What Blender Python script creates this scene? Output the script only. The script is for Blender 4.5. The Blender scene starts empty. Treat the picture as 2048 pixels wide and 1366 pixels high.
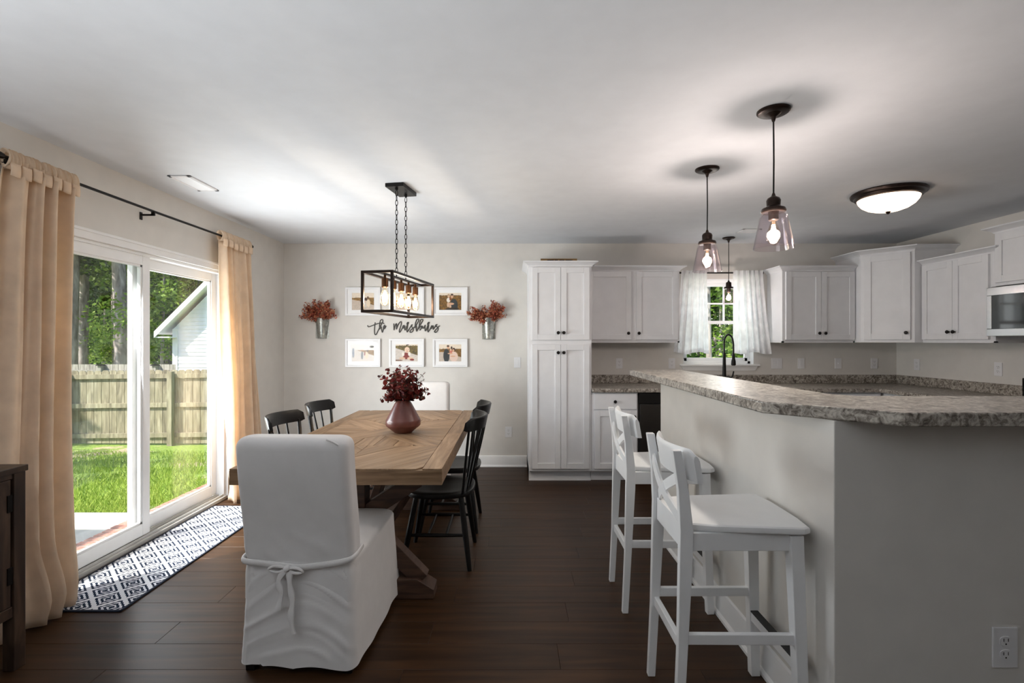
import bpy, bmesh, math, random
from mathutils import Vector, Matrix, noise as mnoise

random.seed(7)
scene = bpy.context.scene
COL = scene.collection
PI = math.pi

# ---------------------------------------------------------------- camera, sky, sun, large lights, exposure
cam_data = bpy.data.cameras.new('camera')
cam_data.sensor_width = 36.0
cam_data.lens = 36.0 * 1000.0 / 2048.0
cam_data.clip_start = 0.05
cam_data.clip_end = 300
cam = bpy.data.objects.new('camera', cam_data)
COL.objects.link(cam)
cam.location = (0, 0, 1.37)
cam.rotation_euler = (PI / 2, 0, 0)
scene.camera = cam

SUN_DIR = Vector((0.76, 0.65, -1.12)).normalized()      # the way the sunlight travels
world = bpy.data.worlds.new('world')
scene.world = world
world.use_nodes = True
wn = world.node_tree
wn.nodes.clear()
sky = wn.nodes.new('ShaderNodeTexSky')
sky.sky_type = 'NISHITA'
sky.sun_disc = False
sky.sun_elevation = math.asin(-SUN_DIR.z)
sky.sun_rotation = math.atan2(-SUN_DIR.x, -SUN_DIR.y)
bg = wn.nodes.new('ShaderNodeBackground')
bg.inputs['Strength'].default_value = 0.26
wo = wn.nodes.new('ShaderNodeOutputWorld')
wn.links.new(sky.outputs[0], bg.inputs['Color'])
wn.links.new(bg.outputs[0], wo.inputs['Surface'])

sun_data = bpy.data.lights.new('sun', 'SUN')
sun_data.energy = 7.8
sun_data.angle = math.radians(0.6)
sun_data.color = (1.0, 0.94, 0.84)
sun = bpy.data.objects.new('sun', sun_data)
COL.objects.link(sun)
sun.rotation_euler = (-SUN_DIR).to_track_quat('Z', 'Y').to_euler()
sun.location = (-8, -6, 12)


def area_light(name, loc, direction, sx, sy, power, color=(1, 1, 1), spread=180):
    d = bpy.data.lights.new(name, 'AREA')
    d.shape = 'RECTANGLE'
    d.size, d.size_y = sx, sy
    d.energy = power
    d.color = color
    d.spread = math.radians(spread)
    o = bpy.data.objects.new(name, d)
    COL.objects.link(o)
    o.location = loc
    o.rotation_euler = Vector(direction).to_track_quat('-Z', 'Z').to_euler()
    return o


# daylight entering by the sliding door and by the sink window, then two added fills
area_light('door_daylight', (-2.52, 3.42, 1.02), (1, 0.45, 0.05), 1.2, 1.5, 56, (0.93, 0.97, 1.0), spread=165)
area_light('sink_window_daylight', (2.26, 5.70, 1.60), (0, -1, 0), 0.66, 0.84, 3, (0.95, 0.98, 1.0))
area_light('rear_ceiling_fill', (0.4, -1.2, 0.8), (0.05, 0.28, 1), 2.4, 1.6, 7, (0.95, 0.975, 1.0), spread=130)  # added fill behind the camera, aimed up at the ceiling
area_light('side_ceiling_fill', (-2.2, 0.3, 0.75), (0.30, 0.10, 1.0), 0.9, 2.2, 56, (0.95, 0.975, 1.0), spread=130)  # added up-light to brighten the ceiling; no window is built here

vs = scene.view_settings
vs.view_transform = 'Standard'
vs.look = 'None'
vs.gamma = 1.0
vs.use_curve_mapping = False
vs.exposure = 0.3


# ---------------------------------------------------------------- materials
def lin(c):
    out = []
    for v in c:
        v = v / 255.0
        out.append(v / 12.92 if v <= 0.04045 else ((v + 0.055) / 1.055) ** 2.4)
    return tuple(out) + (1.0,)


MATS = {}


def new_mat(name):
    m = bpy.data.materials.new(name)
    m.use_nodes = True
    nt = m.node_tree
    b = nt.nodes['Principled BSDF']
    MATS[name] = m
    return m, nt, b


def N(nt, typ, **kw):
    n = nt.nodes.new(typ)
    for k, v in kw.items():
        if k in n.inputs:
            n.inputs[k].default_value = v
        else:
            setattr(n, k, v)
    return n


def ramp(nt, stops):
    r = nt.nodes.new('ShaderNodeValToRGB')
    e = r.color_ramp.elements
    while len(e) > 1:
        e.remove(e[-1])
    e[0].position, e[0].color = stops[0][0], lin(stops[0][1])
    for p, c in stops[1:]:
        x = e.new(p)
        x.color = lin(c)
    return r


def coords(nt, scale=(1, 1, 1), rnd=False, kind='Object'):
    tc = nt.nodes.new('ShaderNodeTexCoord')
    mp = nt.nodes.new('ShaderNodeMapping')
    mp.inputs['Scale'].default_value = scale
    nt.links.new(tc.outputs[kind], mp.inputs['Vector'])
    if rnd:
        oi = nt.nodes.new('ShaderNodeObjectInfo')
        mu = N(nt, 'ShaderNodeMath', operation='MULTIPLY')
        mu.inputs[1].default_value = 37.0
        nt.links.new(oi.outputs['Random'], mu.inputs[0])
        cb = nt.nodes.new('ShaderNodeCombineXYZ')
        for i in range(3):
            nt.links.new(mu.outputs[0], cb.inputs[i])
        nt.links.new(cb.outputs[0], mp.inputs['Location'])
    return mp


def bump(nt, b, src, strength=0.2, dist=0.01):
    bp = nt.nodes.new('ShaderNodeBump')
    bp.inputs['Strength'].default_value = strength
    bp.inputs['Distance'].default_value = dist
    nt.links.new(src, bp.inputs['Height'])
    nt.links.new(bp.outputs[0], b.inputs['Normal'])


def plain(name, rgb, rough=0.5, metal=0.0, spec=0.5, var=0.05, scale=8.0, bmp=0.0, bscale=200.0, coat=0.0):
    """one colour with a faint unevenness and optional fine relief"""
    m, nt, b = new_mat(name)
    mp = coords(nt)
    nz = N(nt, 'ShaderNodeTexNoise', Scale=scale, Detail=3.0)
    nt.links.new(mp.outputs[0], nz.inputs['Vector'])
    lo = tuple(max(0, v * (1 - var)) for v in rgb)
    hi = tuple(min(255, v * (1 + var)) for v in rgb)
    r = ramp(nt, [(0.3, lo), (0.7, hi)])
    nt.links.new(nz.outputs['Fac'], r.inputs[0])
    nt.links.new(r.outputs[0], b.inputs['Base Color'])
    b.inputs['Roughness'].default_value = rough
    b.inputs['Metallic'].default_value = metal
    b.inputs['Specular IOR Level'].default_value = spec
    b.inputs['Coat Weight'].default_value = coat
    if bmp > 0:
        n2 = N(nt, 'ShaderNodeTexNoise', Scale=bscale, Detail=2.0)
        nt.links.new(mp.outputs[0], n2.inputs['Vector'])
        bump(nt, b, n2.outputs['Fac'], bmp, 0.002)
    return m


def wood(name, dark, mid, light, scale=(1.2, 14, 14), rough=0.45, spec=0.4, bmp=0.15, hue=0.0, rnd=True):
    m, nt, b = new_mat(name)
    mp = coords(nt, scale, rnd)
    nz = N(nt, 'ShaderNodeTexNoise', Scale=1.6, Detail=6.0, Distortion=0.6)
    nt.links.new(mp.outputs[0], nz.inputs['Vector'])
    r = ramp(nt, [(0.28, dark), (0.5, mid), (0.75, light)])
    nt.links.new(nz.outputs['Fac'], r.inputs[0])
    out = r.outputs[0]
    if hue > 0:
        oi = nt.nodes.new('ShaderNodeObjectInfo')
        mr = nt.nodes.new('ShaderNodeMapRange')
        mr.inputs['To Min'].default_value = 1 - hue
        mr.inputs['To Max'].default_value = 1 + hue
        nt.links.new(oi.outputs['Random'], mr.inputs['Value'])
        hs = nt.nodes.new('ShaderNodeHueSaturation')
        nt.links.new(mr.outputs[0], hs.inputs['Value'])
        nt.links.new(out, hs.inputs['Color'])
        out = hs.outputs[0]
    nt.links.new(out, b.inputs['Base Color'])
    b.inputs['Roughness'].default_value = rough
    b.inputs['Specular IOR Level'].default_value = spec
    bump(nt, b, nz.outputs['Fac'], bmp, 0.003)
    return m


def granite(name):
    m, nt, b = new_mat(name)
    mp = coords(nt)
    n1 = N(nt, 'ShaderNodeTexNoise', Scale=34.0, Detail=6.0, Roughness=0.7, Distortion=1.2)
    nt.links.new(mp.outputs[0], n1.inputs['Vector'])
    r1 = ramp(nt, [(0.30, (58, 52, 47)), (0.43, (112, 104, 95)), (0.52, (158, 151, 142)), (0.62, (196, 190, 180)), (0.75, (126, 117, 106))])
    nt.links.new(n1.outputs['Fac'], r1.inputs[0])
    n2 = N(nt, 'ShaderNodeTexNoise', Scale=16.0, Detail=5.0, Roughness=0.65)
    nt.links.new(mp.outputs[0], n2.inputs['Vector'])
    r2 = ramp(nt, [(0.58, (0, 0, 0)), (0.68, (255, 255, 255))])
    nt.links.new(n2.outputs['Fac'], r2.inputs[0])
    mx = N(nt, 'ShaderNodeMix', data_type='RGBA')
    nt.links.new(r2.outputs[0], mx.inputs['Factor'])
    nt.links.new(r1.outputs[0], mx.inputs['A'])
    mx.inputs['B'].default_value = lin((70, 62, 54))
    nt.links.new(mx.outputs['Result'], b.inputs['Base Color'])
    b.inputs['Roughness'].default_value = 0.30
    b.inputs['Specular IOR Level'].default_value = 0.45
    return m


def fabric(name, rgb, trans=0.0, rough=0.9, scale=500, bmp=0.25, var=0.05, tcol=None):
    m, nt, b = new_mat(name)
    mp = coords(nt)
    nz = N(nt, 'ShaderNodeTexNoise', Scale=12.0, Detail=4.0)
    nt.links.new(mp.outputs[0], nz.inputs['Vector'])
    r = ramp(nt, [(0.3, tuple(v * (1 - var) for v in rgb)), (0.7, tuple(min(255, v * (1 + var)) for v in rgb))])
    nt.links.new(nz.outputs['Fac'], r.inputs[0])
    nt.links.new(r.outputs[0], b.inputs['Base Color'])
    b.inputs['Roughness'].default_value = rough
    b.inputs['Specular IOR Level'].default_value = 0.1
    b.inputs['Sheen Weight'].default_value = 0.15
    n2 = N(nt, 'ShaderNodeTexNoise', Scale=float(scale), Detail=1.0)
    nt.links.new(mp.outputs[0], n2.inputs['Vector'])
    bump(nt, b, n2.outputs['Fac'], bmp, 0.001)
    if trans > 0:
        tr = nt.nodes.new('ShaderNodeBsdfTranslucent')
        if tcol:
            tr.inputs['Color'].default_value = lin(tcol)
        else:
            nt.links.new(r.outputs[0], tr.inputs['Color'])
        ms = nt.nodes.new('ShaderNodeMixShader')
        ms.inputs[0].default_value = trans
        out = nt.nodes['Material Output']
        nt.links.new(b.outputs[0], ms.inputs[1])
        nt.links.new(tr.outputs[0], ms.inputs[2])
        nt.links.new(ms.outputs[0], out.inputs['Surface'])
    return m


def clear_glass(name, tint=(255, 255, 255), gloss=1.0, ior=1.45):
    m, nt, b = new_mat(name)
    nt.nodes.remove(b)
    out = nt.nodes['Material Output']
    t = nt.nodes.new('ShaderNodeBsdfTransparent')
    nz = N(nt, 'ShaderNodeTexNoise', Scale=3.0)
    mp = coords(nt)
    nt.links.new(mp.outputs[0], nz.inputs['Vector'])
    r = ramp(nt, [(0.4, tint), (0.6, tuple(min(255, v * 1.01) for v in tint))])
    nt.links.new(nz.outputs['Fac'], r.inputs[0])
    nt.links.new(r.outputs[0], t.inputs['Color'])
    g = N(nt, 'ShaderNodeBsdfGlossy', Roughness=0.02)
    f = N(nt, 'ShaderNodeLayerWeight', Blend=0.5)      # the same on both faces of the sheet
    pw_ = N(nt, 'ShaderNodeMath', operation='POWER')
    pw_.inputs[1].default_value = 4.0
    nt.links.new(f.outputs['Facing'], pw_.inputs[0])
    mu = N(nt, 'ShaderNodeMath', operation='MULTIPLY_ADD')
    mu.inputs[1].default_value = gloss * 0.9
    mu.inputs[2].default_value = gloss * 0.05 * ior / 1.45
    nt.links.new(pw_.outputs[0], mu.inputs[0])
    ms = nt.nodes.new('ShaderNodeMixShader')
    nt.links.new(mu.outputs[0], ms.inputs[0])
    nt.links.new(t.outputs[0], ms.inputs[1])
    nt.links.new(g.outputs[0], ms.inputs[2])
    nt.links.new(ms.outputs[0], out.inputs['Surface'])
    return m


def emitter(name, rgb, strength):
    m, nt, b = new_mat(name)
    nt.nodes.remove(b)
    e = nt.nodes.new('ShaderNodeEmission')
    e.inputs['Strength'].default_value = strength
    mp = coords(nt)
    nz = N(nt, 'ShaderNodeTexNoise', Scale=14.0, Detail=3.0)
    nt.links.new(mp.outputs[0], nz.inputs['Vector'])
    r = ramp(nt, [(0.35, tuple(v * 0.86 for v in rgb)), (0.65, rgb)])
    nt.links.new(nz.outputs['Fac'], r.inputs[0])
    nt.links.new(r.outputs[0], e.inputs['Color'])
    nt.links.new(e.outputs[0], nt.nodes['Material Output'].inputs['Surface'])
    return m


plain('wall_paint', (216, 213, 208), 0.85, spec=0.2, var=0.012, bmp=0.08, bscale=350)
plain('ceiling_paint', (216, 219, 223), 0.9, spec=0.15, var=0.01, bmp=0.10, bscale=260)
plain('white_trim', (236, 236, 236), 0.4, var=0.01)
plain('vinyl_white', (240, 241, 242), 0.35, var=0.01)
plain('cabinet_white', (228, 229, 232), 0.42, var=0.012)
plain('stool_white', (234, 235, 236), 0.38, var=0.012)
plain('black_paint', (12, 11, 11), 0.34, spec=0.35, var=0.1)
plain('black_metal', (22, 20, 19), 0.38, metal=0.6, var=0.1)
plain('bronze', (44, 33, 28), 0.35, metal=0.75, var=0.15, scale=20)
plain('brass_socket', (92, 62, 40), 0.35, metal=0.8, var=0.12)
plain('knob_bronze', (34, 31, 30), 0.35, metal=0.7)
plain('stainless', (172, 172, 172), 0.25, metal=1.0, var=0.03, scale=3)
plain('dark_stainless', (92, 90, 88), 0.30, metal=1.0, var=0.05, scale=3)
plain('black_glass', (10, 10, 11), 0.06, var=0.05)
plain('plastic_white', (228, 228, 230), 0.35, var=0.01)
plain('plastic_dark', (48, 46, 45), 0.5)
plain('rubber', (42, 42, 43), 0.7)
plain('aluminium', (175, 176, 176), 0.35, metal=0.9)
plain('threshold_grey', (196, 195, 192), 0.5, var=0.04)
plain('concrete', (178, 176, 170), 0.9, spec=0.2, var=0.05, scale=5, bmp=0.2, bscale=90)
plain('mortar', (214, 208, 200), 0.95, var=0.08, scale=30)
plain('lettering', (62, 61, 58), 0.6, var=0.05)
plain('mat_board', (240, 240, 240), 0.8, var=0.005)
plain('frame_white', (232, 232, 233), 0.35, var=0.01)
plain('siding', (226, 229, 236), 0.6, var=0.015)
plain('shingle', (70, 66, 62), 0.95, var=0.2, scale=30)
plain('forest_floor', (66, 58, 40), 0.95, var=0.3, scale=2)
wood('floor_wood', (42, 26, 14), (56, 36, 20), (70, 46, 27), (1.1, 15, 15), 0.42, 0.24, 0.05, hue=0.10)
wood('table_wood', (112, 86, 62), (142, 114, 86), (168, 140, 111), (2.2, 26, 26), 0.5, 0.35, 0.35, hue=0.14)
wood('table_wood_cross', (112, 86, 62), (142, 114, 86), (168, 140, 111), (26, 2.2, 26), 0.5, 0.35, 0.35, hue=0.14)
wood('table_base_wood', (52, 36, 28), (74, 53, 42), (98, 73, 58), (3, 3, 20), 0.5, 0.35, 0.3, hue=0.08)
wood('console_wood', (30, 22, 18), (58, 43, 34), (96, 76, 60), (9, 9, 1.6), 0.4, 0.4, 0.2, hue=0.10)
wood('fence_wood', (112, 106, 90), (150, 142, 120), (178, 170, 148), (9, 9, 1.4), 0.9, 0.2, 0.3, hue=0.12)
wood('fence_grey', (128, 124, 116), (158, 154, 146), (180, 176, 168), (9, 9, 1.4), 0.9, 0.2, 0.3, hue=0.1)
wood('bark', (104, 95, 92), (156, 146, 142), (196, 187, 184), (7, 7, 1.6), 0.95, 0.1, 0.9)
wood('book_wood', (112, 86, 52), (148, 118, 76), (170, 140, 96), (3, 20, 20), 0.6, 0.3, 0.2)
granite('granite')
fabric('slipcover', (224, 222, 221), 0.0, bmp=0.2, var=0.012)
fabric('curtain_tan', (244, 225, 203), 0.42, bmp=0.2, tcol=(250, 232, 206))
fabric('curtain_white', (242, 242, 244), 0.55, bmp=0.15)
fabric('rug_border', (32, 40, 56), 0.0)
clear_glass('window_glass', (253, 255, 254), 0.5)
clear_glass('shade_glass', (250, 246, 248), 0.8, 1.45)
clear_glass('bulb_glass', (255, 248, 236), 0.5)
clear_glass('photo_glass', (255, 255, 255), 0.22)
emitter('filament', (255, 214, 150), 34.0)
emitter('pendant_filament', (255, 222, 190), 34.0)
emitter('frosted_glow', (255, 222, 192), 4.0)


def brick_mat():
    m, nt, b = new_mat('brick')
    mp = coords(nt, (1, 1, 1), True)
    nz = N(nt, 'ShaderNodeTexNoise', Scale=22.0, Detail=5.0)
    nt.links.new(mp.outputs[0], nz.inputs['Vector'])
    r = ramp(nt, [(0.3, (142, 98, 86)), (0.55, (174, 128, 112)), (0.8, (198, 160, 146))])
    nt.links.new(nz.outputs['Fac'], r.inputs[0])
    nt.links.new(r.outputs[0], b.inputs['Base Color'])
    b.inputs['Roughness'].default_value = 0.9
    bump(nt, b, nz.outputs['Fac'], 0.4, 0.004)


brick_mat()


def leaf_mat(name, cols, trans=0.35):
    m, nt, b = new_mat(name)
    gm = nt.nodes.new('ShaderNodeNewGeometry')
    r = ramp(nt, [(i / max(1, len(cols) - 1), c) for i, c in enumerate(cols)])
    nt.links.new(gm.outputs['Random Per Island'], r.inputs[0])
    nt.links.new(r.outputs[0], b.inputs['Base Color'])
    b.inputs['Roughness'].default_value = 0.6
    b.inputs['Specular IOR Level'].default_value = 0.2
    tr = nt.nodes.new('ShaderNodeBsdfTranslucent')
    nt.links.new(r.outputs[0], tr.inputs['Color'])
    ms = nt.nodes.new('ShaderNodeMixShader')
    ms.inputs[0].default_value = trans
    nt.links.new(b.outputs[0], ms.inputs[1])
    nt.links.new(tr.outputs[0], ms.inputs[2])
    nt.links.new(ms.outputs[0], nt.nodes['Material Output'].inputs['Surface'])


leaf_mat('leaf_deep', [(36, 62, 26), (66, 98, 42), (104, 134, 62), (52, 80, 36)])
leaf_mat('leaf_bright', [(78, 112, 40), (124, 156, 62), (168, 190, 92), (96, 130, 52)])
leaf_mat('leaf_pine', [(44, 66, 34), (88, 108, 58), (128, 146, 84), (62, 86, 44)])
leaf_mat('leaf_wine', [(76, 22, 26), (110, 36, 36), (134, 58, 48), (58, 28, 28), (96, 72, 60)], 0.2)
leaf_mat('leaf_rust', [(178, 88, 66), (150, 70, 58), (206, 142, 106), (112, 62, 58), (196, 112, 86), (218, 172, 130)], 0.2)
leaf_mat('grass_blade', [(112, 142, 52), (146, 172, 72), (176, 192, 96), (126, 150, 64)], 0.3)


def lawn_mat():
    m, nt, b = new_mat('lawn')
    mp = coords(nt)
    n1 = N(nt, 'ShaderNodeTexNoise', Scale=0.9, Detail=5.0, Roughness=0.6)
    nt.links.new(mp.outputs[0], n1.inputs['Vector'])
    n2 = N(nt, 'ShaderNodeTexNoise', Scale=34.0, Detail=4.0)
    nt.links.new(mp.outputs[0], n2.inputs['Vector'])
    r1 = ramp(nt, [(0.3, (84, 110, 40)), (0.5, (124, 150, 58)), (0.7, (158, 178, 82))])
    nt.links.new(n2.outputs['Fac'], r1.inputs[0])
    r2 = ramp(nt, [(0.55, (0, 0, 0)), (0.60, (255, 255, 255))])
    nt.links.new(n1.outputs['Fac'], r2.inputs[0])
    mx = N(nt, 'ShaderNodeMix', data_type='RGBA')
    nt.links.new(r2.outputs[0], mx.inputs['Factor'])
    nt.links.new(r1.outputs[0], mx.inputs['A'])
    mx.inputs['B'].default_value = lin((176, 160, 130))
    nt.links.new(mx.outputs['Result'], b.inputs['Base Color'])
    b.inputs['Roughness'].default_value = 0.95
    bump(nt, b, n2.outputs['Fac'], 0.8, 0.03)


lawn_mat()


def rug_mat():
    """navy and white lattice of diamonds, each with a ring and a centre"""
    m, nt, b = new_mat('rug_pattern')
    tc = nt.nodes.new('ShaderNodeTexCoord')
    sp = nt.nodes.new('ShaderNodeSeparateXYZ')
    nt.links.new(tc.outputs['Object'], sp.inputs[0])

    def M(op, a, bb=None):
        n = N(nt, 'ShaderNodeMath', operation=op)
        for i, v in enumerate((a, bb)):
            if v is None:
                continue
            if isinstance(v, (int, float)):
                n.inputs[i].default_value = v
            else:
                nt.links.new(v, n.inputs[i])
        return n.outputs[0]
    # a small zigzag wobble like woven steps
    zz = M('MULTIPLY', M('PINGPONG', sp.outputs['X'], 0.009), 0.7)
    y = M('ADD', sp.outputs['Y'], zz)
    P = 0.172
    u = M('PINGPONG', M('DIVIDE', M('ADD', sp.outputs['X'], y), P), 0.5)
    v = M('PINGPONG', M('DIVIDE', M('SUBTRACT', sp.outputs['X'], y), P), 0.5)
    d = M('MINIMUM', u, v)          # 0 at the lattice lines, 0.5 at the centre of a diamond
    r = ramp(nt, [(0.0, (228, 228, 230)), (0.085, (34, 44, 62)), (0.17, (226, 226, 230)), (0.25, (34, 44, 62)), (0.34, (226, 226, 230)), (0.40, (34, 44, 62))])
    r.color_ramp.interpolation = 'CONSTANT'
    nt.links.new(d, r.inputs[0])
    nt.links.new(r.outputs[0], b.inputs['Base Color'])
    b.inputs['Roughness'].default_value = 0.95
    b.inputs['Specular IOR Level'].default_value = 0.1
    nz = N(nt, 'ShaderNodeTexNoise', Scale=400.0)
    nt.links.new(tc.outputs['Object'], nz.inputs['Vector'])
    bump(nt, b, nz.outputs['Fac'], 0.5, 0.002)


rug_mat()


def galvanised():
    m, nt, b = new_mat('galvanised')
    mp = coords(nt)
    vo = N(nt, 'ShaderNodeTexVoronoi', Scale=60.0)
    nt.links.new(mp.outputs[0], vo.inputs['Vector'])
    r = ramp(nt, [(0.0, (128, 130, 126)), (0.6, (158, 160, 155)), (1.0, (182, 184, 178))])
    nt.links.new(vo.outputs['Color'], r.inputs[0])
    nt.links.new(r.outputs[0], b.inputs['Base Color'])
    b.inputs['Metallic'].default_value = 0.85
    b.inputs['Roughness'].default_value = 0.38


galvanised()


def vase_mat():
    m, nt, b = new_mat('plum_ceramic')
    mp = coords(nt)
    nz = N(nt, 'ShaderNodeTexNoise', Scale=9.0, Detail=3.0)
    nt.links.new(mp.outputs[0], nz.inputs['Vector'])
    r = ramp(nt, [(0.3, (92, 47, 42)), (0.7, (118, 68, 58))])
    nt.links.new(nz.outputs['Fac'], r.inputs[0])
    nt.links.new(r.outputs[0], b.inputs['Base Color'])
    b.inputs['Roughness'].default_value = 0.32
    b.inputs['Coat Weight'].default_value = 0.3


vase_mat()


def print_mat():
    m, nt, b = new_mat('photo_print')
    at = nt.nodes.new('ShaderNodeVertexColor')
    at.layer_name = 'print'
    nt.links.new(at.outputs['Color'], b.inputs['Base Color'])
    b.inputs['Roughness'].default_value = 0.5


print_mat()


# ---------------------------------------------------------------- mesh helpers
class MB:
    """collects shapes and builds ONE mesh object out of them"""

    def __init__(self):
        self.v, self.f = [], []

    def add(self, vs, fs):
        o = len(self.v)
        self.v += [tuple(p) for p in vs]
        self.f += [tuple(i + o for i in f) for f in fs]
        return self

    def box(self, x0, x1, y0, y1, z0, z1):
        return self.add([(x0, y0, z0), (x1, y0, z0), (x1, y1, z0), (x0, y1, z0), (x0, y0, z1), (x1, y0, z1), (x1, y1, z1), (x0, y1, z1)],
                        [(0, 3, 2, 1), (4, 5, 6, 7), (0, 1, 5, 4), (1, 2, 6, 5), (2, 3, 7, 6), (3, 0, 4, 7)])

    def obox(self, o, u, n, a0, a1, b0, b1, z0, z1):
        """box in the frame (u along, n outward, z up) at o; u x z must equal n's opposite or not - faces get recalculated"""
        o, u, n = Vector(o), Vector(u), Vector(n)
        k = Vector((0, 0, 1))
        P = [o + u * a + n * b + k * z for z in (z0, z1) for (a, b) in ((a0, b0), (a1, b0), (a1, b1), (a0, b1))]
        return self.add(P, [(0, 3, 2, 1), (4, 5, 6, 7), (0, 1, 5, 4), (1, 2, 6, 5), (2, 3, 7, 6), (3, 0, 4, 7)])

    def prism(self, poly, z0, z1):
        n = len(poly)
        vs = [(p[0], p[1], z0) for p in poly] + [(p[0], p[1], z1) for p in poly]
        fs = [tuple(reversed(range(n))), tuple(range(n, 2 * n))] + [(i, (i + 1) % n, n + (i + 1) % n, n + i) for i in range(n)]
        return self.add(vs, fs)

    def beam(self, p0, p1, w, h, up=(0, 0, 1), w1=None, h1=None):
        p0, p1 = Vector(p0), Vector(p1)
        d = (p1 - p0).normalized()
        s = d.cross(Vector(up))
        if s.length < 1e-4:
            s = d.cross(Vector((1, 0, 0)))
        s.normalize()
        t = s.cross(d)
        w1 = w if w1 is None else w1
        h1 = h if h1 is None else h1
        vs = []
        for p, a, c in ((p0, w, h), (p1, w1, h1)):
            for i, j in ((-1, -1), (1, -1), (1, 1), (-1, 1)):
                vs.append(p + s * (i * a / 2) + t * (j * c / 2))
        return self.add(vs, [(3, 2, 1, 0), (4, 5, 6, 7), (0, 1, 5, 4), (1, 2, 6, 5), (2, 3, 7, 6), (3, 0, 4, 7)])

    def tube(self, pts, r, seg=8, cap=True, flat=None):
        pts = [Vector(p) for p in pts]
        n = len(pts)
        rr = r if isinstance(r, (list, tuple)) else [r] * n
        vs, fs = [], []
        prev = None
        for i, p in enumerate(pts):
            d = (pts[min(i + 1, n - 1)] - pts[max(i - 1, 0)])
            if d.length < 1e-9:
                d = Vector((0, 0, 1))
            d.normalize()
            if prev is None:
                a = d.cross(Vector((0, 0, 1)))
                if a.length < 1e-3:
                    a = d.cross(Vector((1, 0, 0)))
            else:
                a = prev - d * prev.dot(d)
                if a.length < 1e-6:
                    a = d.cross(Vector((0.3, 0.7, 0.2)))
            a.normalize()
            prev = a
            c = d.cross(a)
            for k in range(seg):
                t = 2 * PI * k / seg
                q = a * math.cos(t) * rr[i] + c * math.sin(t) * rr[i]
                if flat:
                    q = Vector((q.x * flat[0], q.y * flat[1], q.z * flat[2]))
                vs.append(p + q)
        for i in range(n - 1):
            for k in range(seg):
                k2 = (k + 1) % seg
                fs.append((i * seg + k, i * seg + k2, (i + 1) * seg + k2, (i + 1) * seg + k))
        if cap:
            fs.append(tuple(reversed(range(seg))))
            fs.append(tuple((n - 1) * seg + k for k in range(seg)))
        return self.add(vs, fs)

    def lathe(self, prof, c=(0, 0, 0), seg=24, axis=(0, 0, 1), mod=None):
        """prof = [(radius, height)] turned about axis through c"""
        ax = Vector(axis).normalized()
        a = ax.cross(Vector((0, 1, 0)))
        if a.length < 1e-3:
            a = ax.cross(Vector((1, 0, 0)))
        a.normalize()
        b = ax.cross(a)
        c = Vector(c)
        vs, fs = [], []
        for j, (r, h) in enumerate(prof):
            for k in range(seg):
                t = 2 * PI * k / seg
                q = r * (mod(k, j) if mod else 1.0)
                vs.append(c + ax * h + a * math.cos(t) * q + b * math.sin(t) * q)
        m = len(prof)
        for j in range(m - 1):
            for k in range(seg):
                k2 = (k + 1) % seg
                fs.append((j * seg + k, j * seg + k2, (j + 1) * seg + k2, (j + 1) * seg + k))
        if prof[0][0] > 1e-6:
            fs.append(tuple(reversed(range(seg))))
        if prof[-1][0] > 1e-6:
            fs.append(tuple((m - 1) * seg + k for k in range(seg)))
        return self.add(vs, fs)

    def grid(self, fn, nu, nv, closed_u=False):
        vs = [fn(i / nu if not closed_u else i / nu, j / nv) for j in range(nv + 1) for i in range(nu + (0 if closed_u else 1))]
        w = nu if closed_u else nu + 1
        fs = []
        for j in range(nv):
            for i in range(nu):
                i2 = (i + 1) % w
                fs.append((j * w + i, j * w + i2, (j + 1) * w + i2, (j + 1) * w + i))
        return self.add(vs, fs)

    def sweep(self, path, prof, closed=False):
        """moulding: plan polyline path, profile [(outward, z)], outward = right-hand side of travel"""
        n = len(path)
        P = [Vector((p[0], p[1])) for p in path]
        vs, fs = [], []
        for i in range(n):
            d0 = (P[i] - P[i - 1]).normalized() if i > 0 else (P[1] - P[0]).normalized()
            d1 = (P[i + 1] - P[i]).normalized() if i < n - 1 else d0
            n0, n1 = Vector((d0.y, -d0.x)), Vector((d1.y, -d1.x))
            mdir = n0 + n1
            mdir.normalize()
            k = 1.0 / max(0.3, mdir.dot(n0))
            for (o, z) in prof:
                q = P[i] + mdir * (o * k)
                vs.append((q.x, q.y, z))
        m = len(prof)
        for i in range(n - 1):
            for j in range(m):
                j2 = (j + 1) % m
                fs.append((i * m + j, i * m + j2, (i + 1) * m + j2, (i + 1) * m + j))
        fs.append(tuple(range(m)))
        fs.append(tuple((n - 1) * m + j for j in reversed(range(m))))
        return self.add(vs, fs)

    def mesh(self, name, mat=None, smooth=False, angle=38):
        me = bpy.data.meshes.new(name)
        me.from_pydata(self.v, [], self.f)
        bm = bmesh.new()
        bm.from_mesh(me)
        bmesh.ops.recalc_face_normals(bm, faces=bm.faces)
        bm.to_mesh(me)
        bm.free()
        if mat:
            me.materials.append(MATS[mat])
        if smooth:
            me.polygons.foreach_set('use_smooth', [True] * len(me.polygons))
            me.set_sharp_from_angle(angle=math.radians(angle))
        return me

    def build(self, name, mat, parent=None, smooth=False, bevel=0.0, angle=38, seg=2):
        return obj(name, self.mesh(name, mat, smooth or bevel > 0, angle), parent, bevel, seg)


def obj(name, me, parent=None, bevel=0.0, seg=2):
    o = bpy.data.objects.new(name, me)
    COL.objects.link(o)
    if parent is not None:
        o.parent = parent
        if parent.get('_world'):
            o.matrix_parent_inverse = Matrix.Translation(-Vector(parent['_world']))
        elif parent.parent is not None and parent.get('_sub'):
            pass
    if bevel > 0:
        b = o.modifiers.new('edge', 'BEVEL')
        b.width = bevel
        b.segments = seg
        b.limit_method = 'ANGLE'
        b.angle_limit = math.radians(40)
        b.harden_normals = True
    return o


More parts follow.
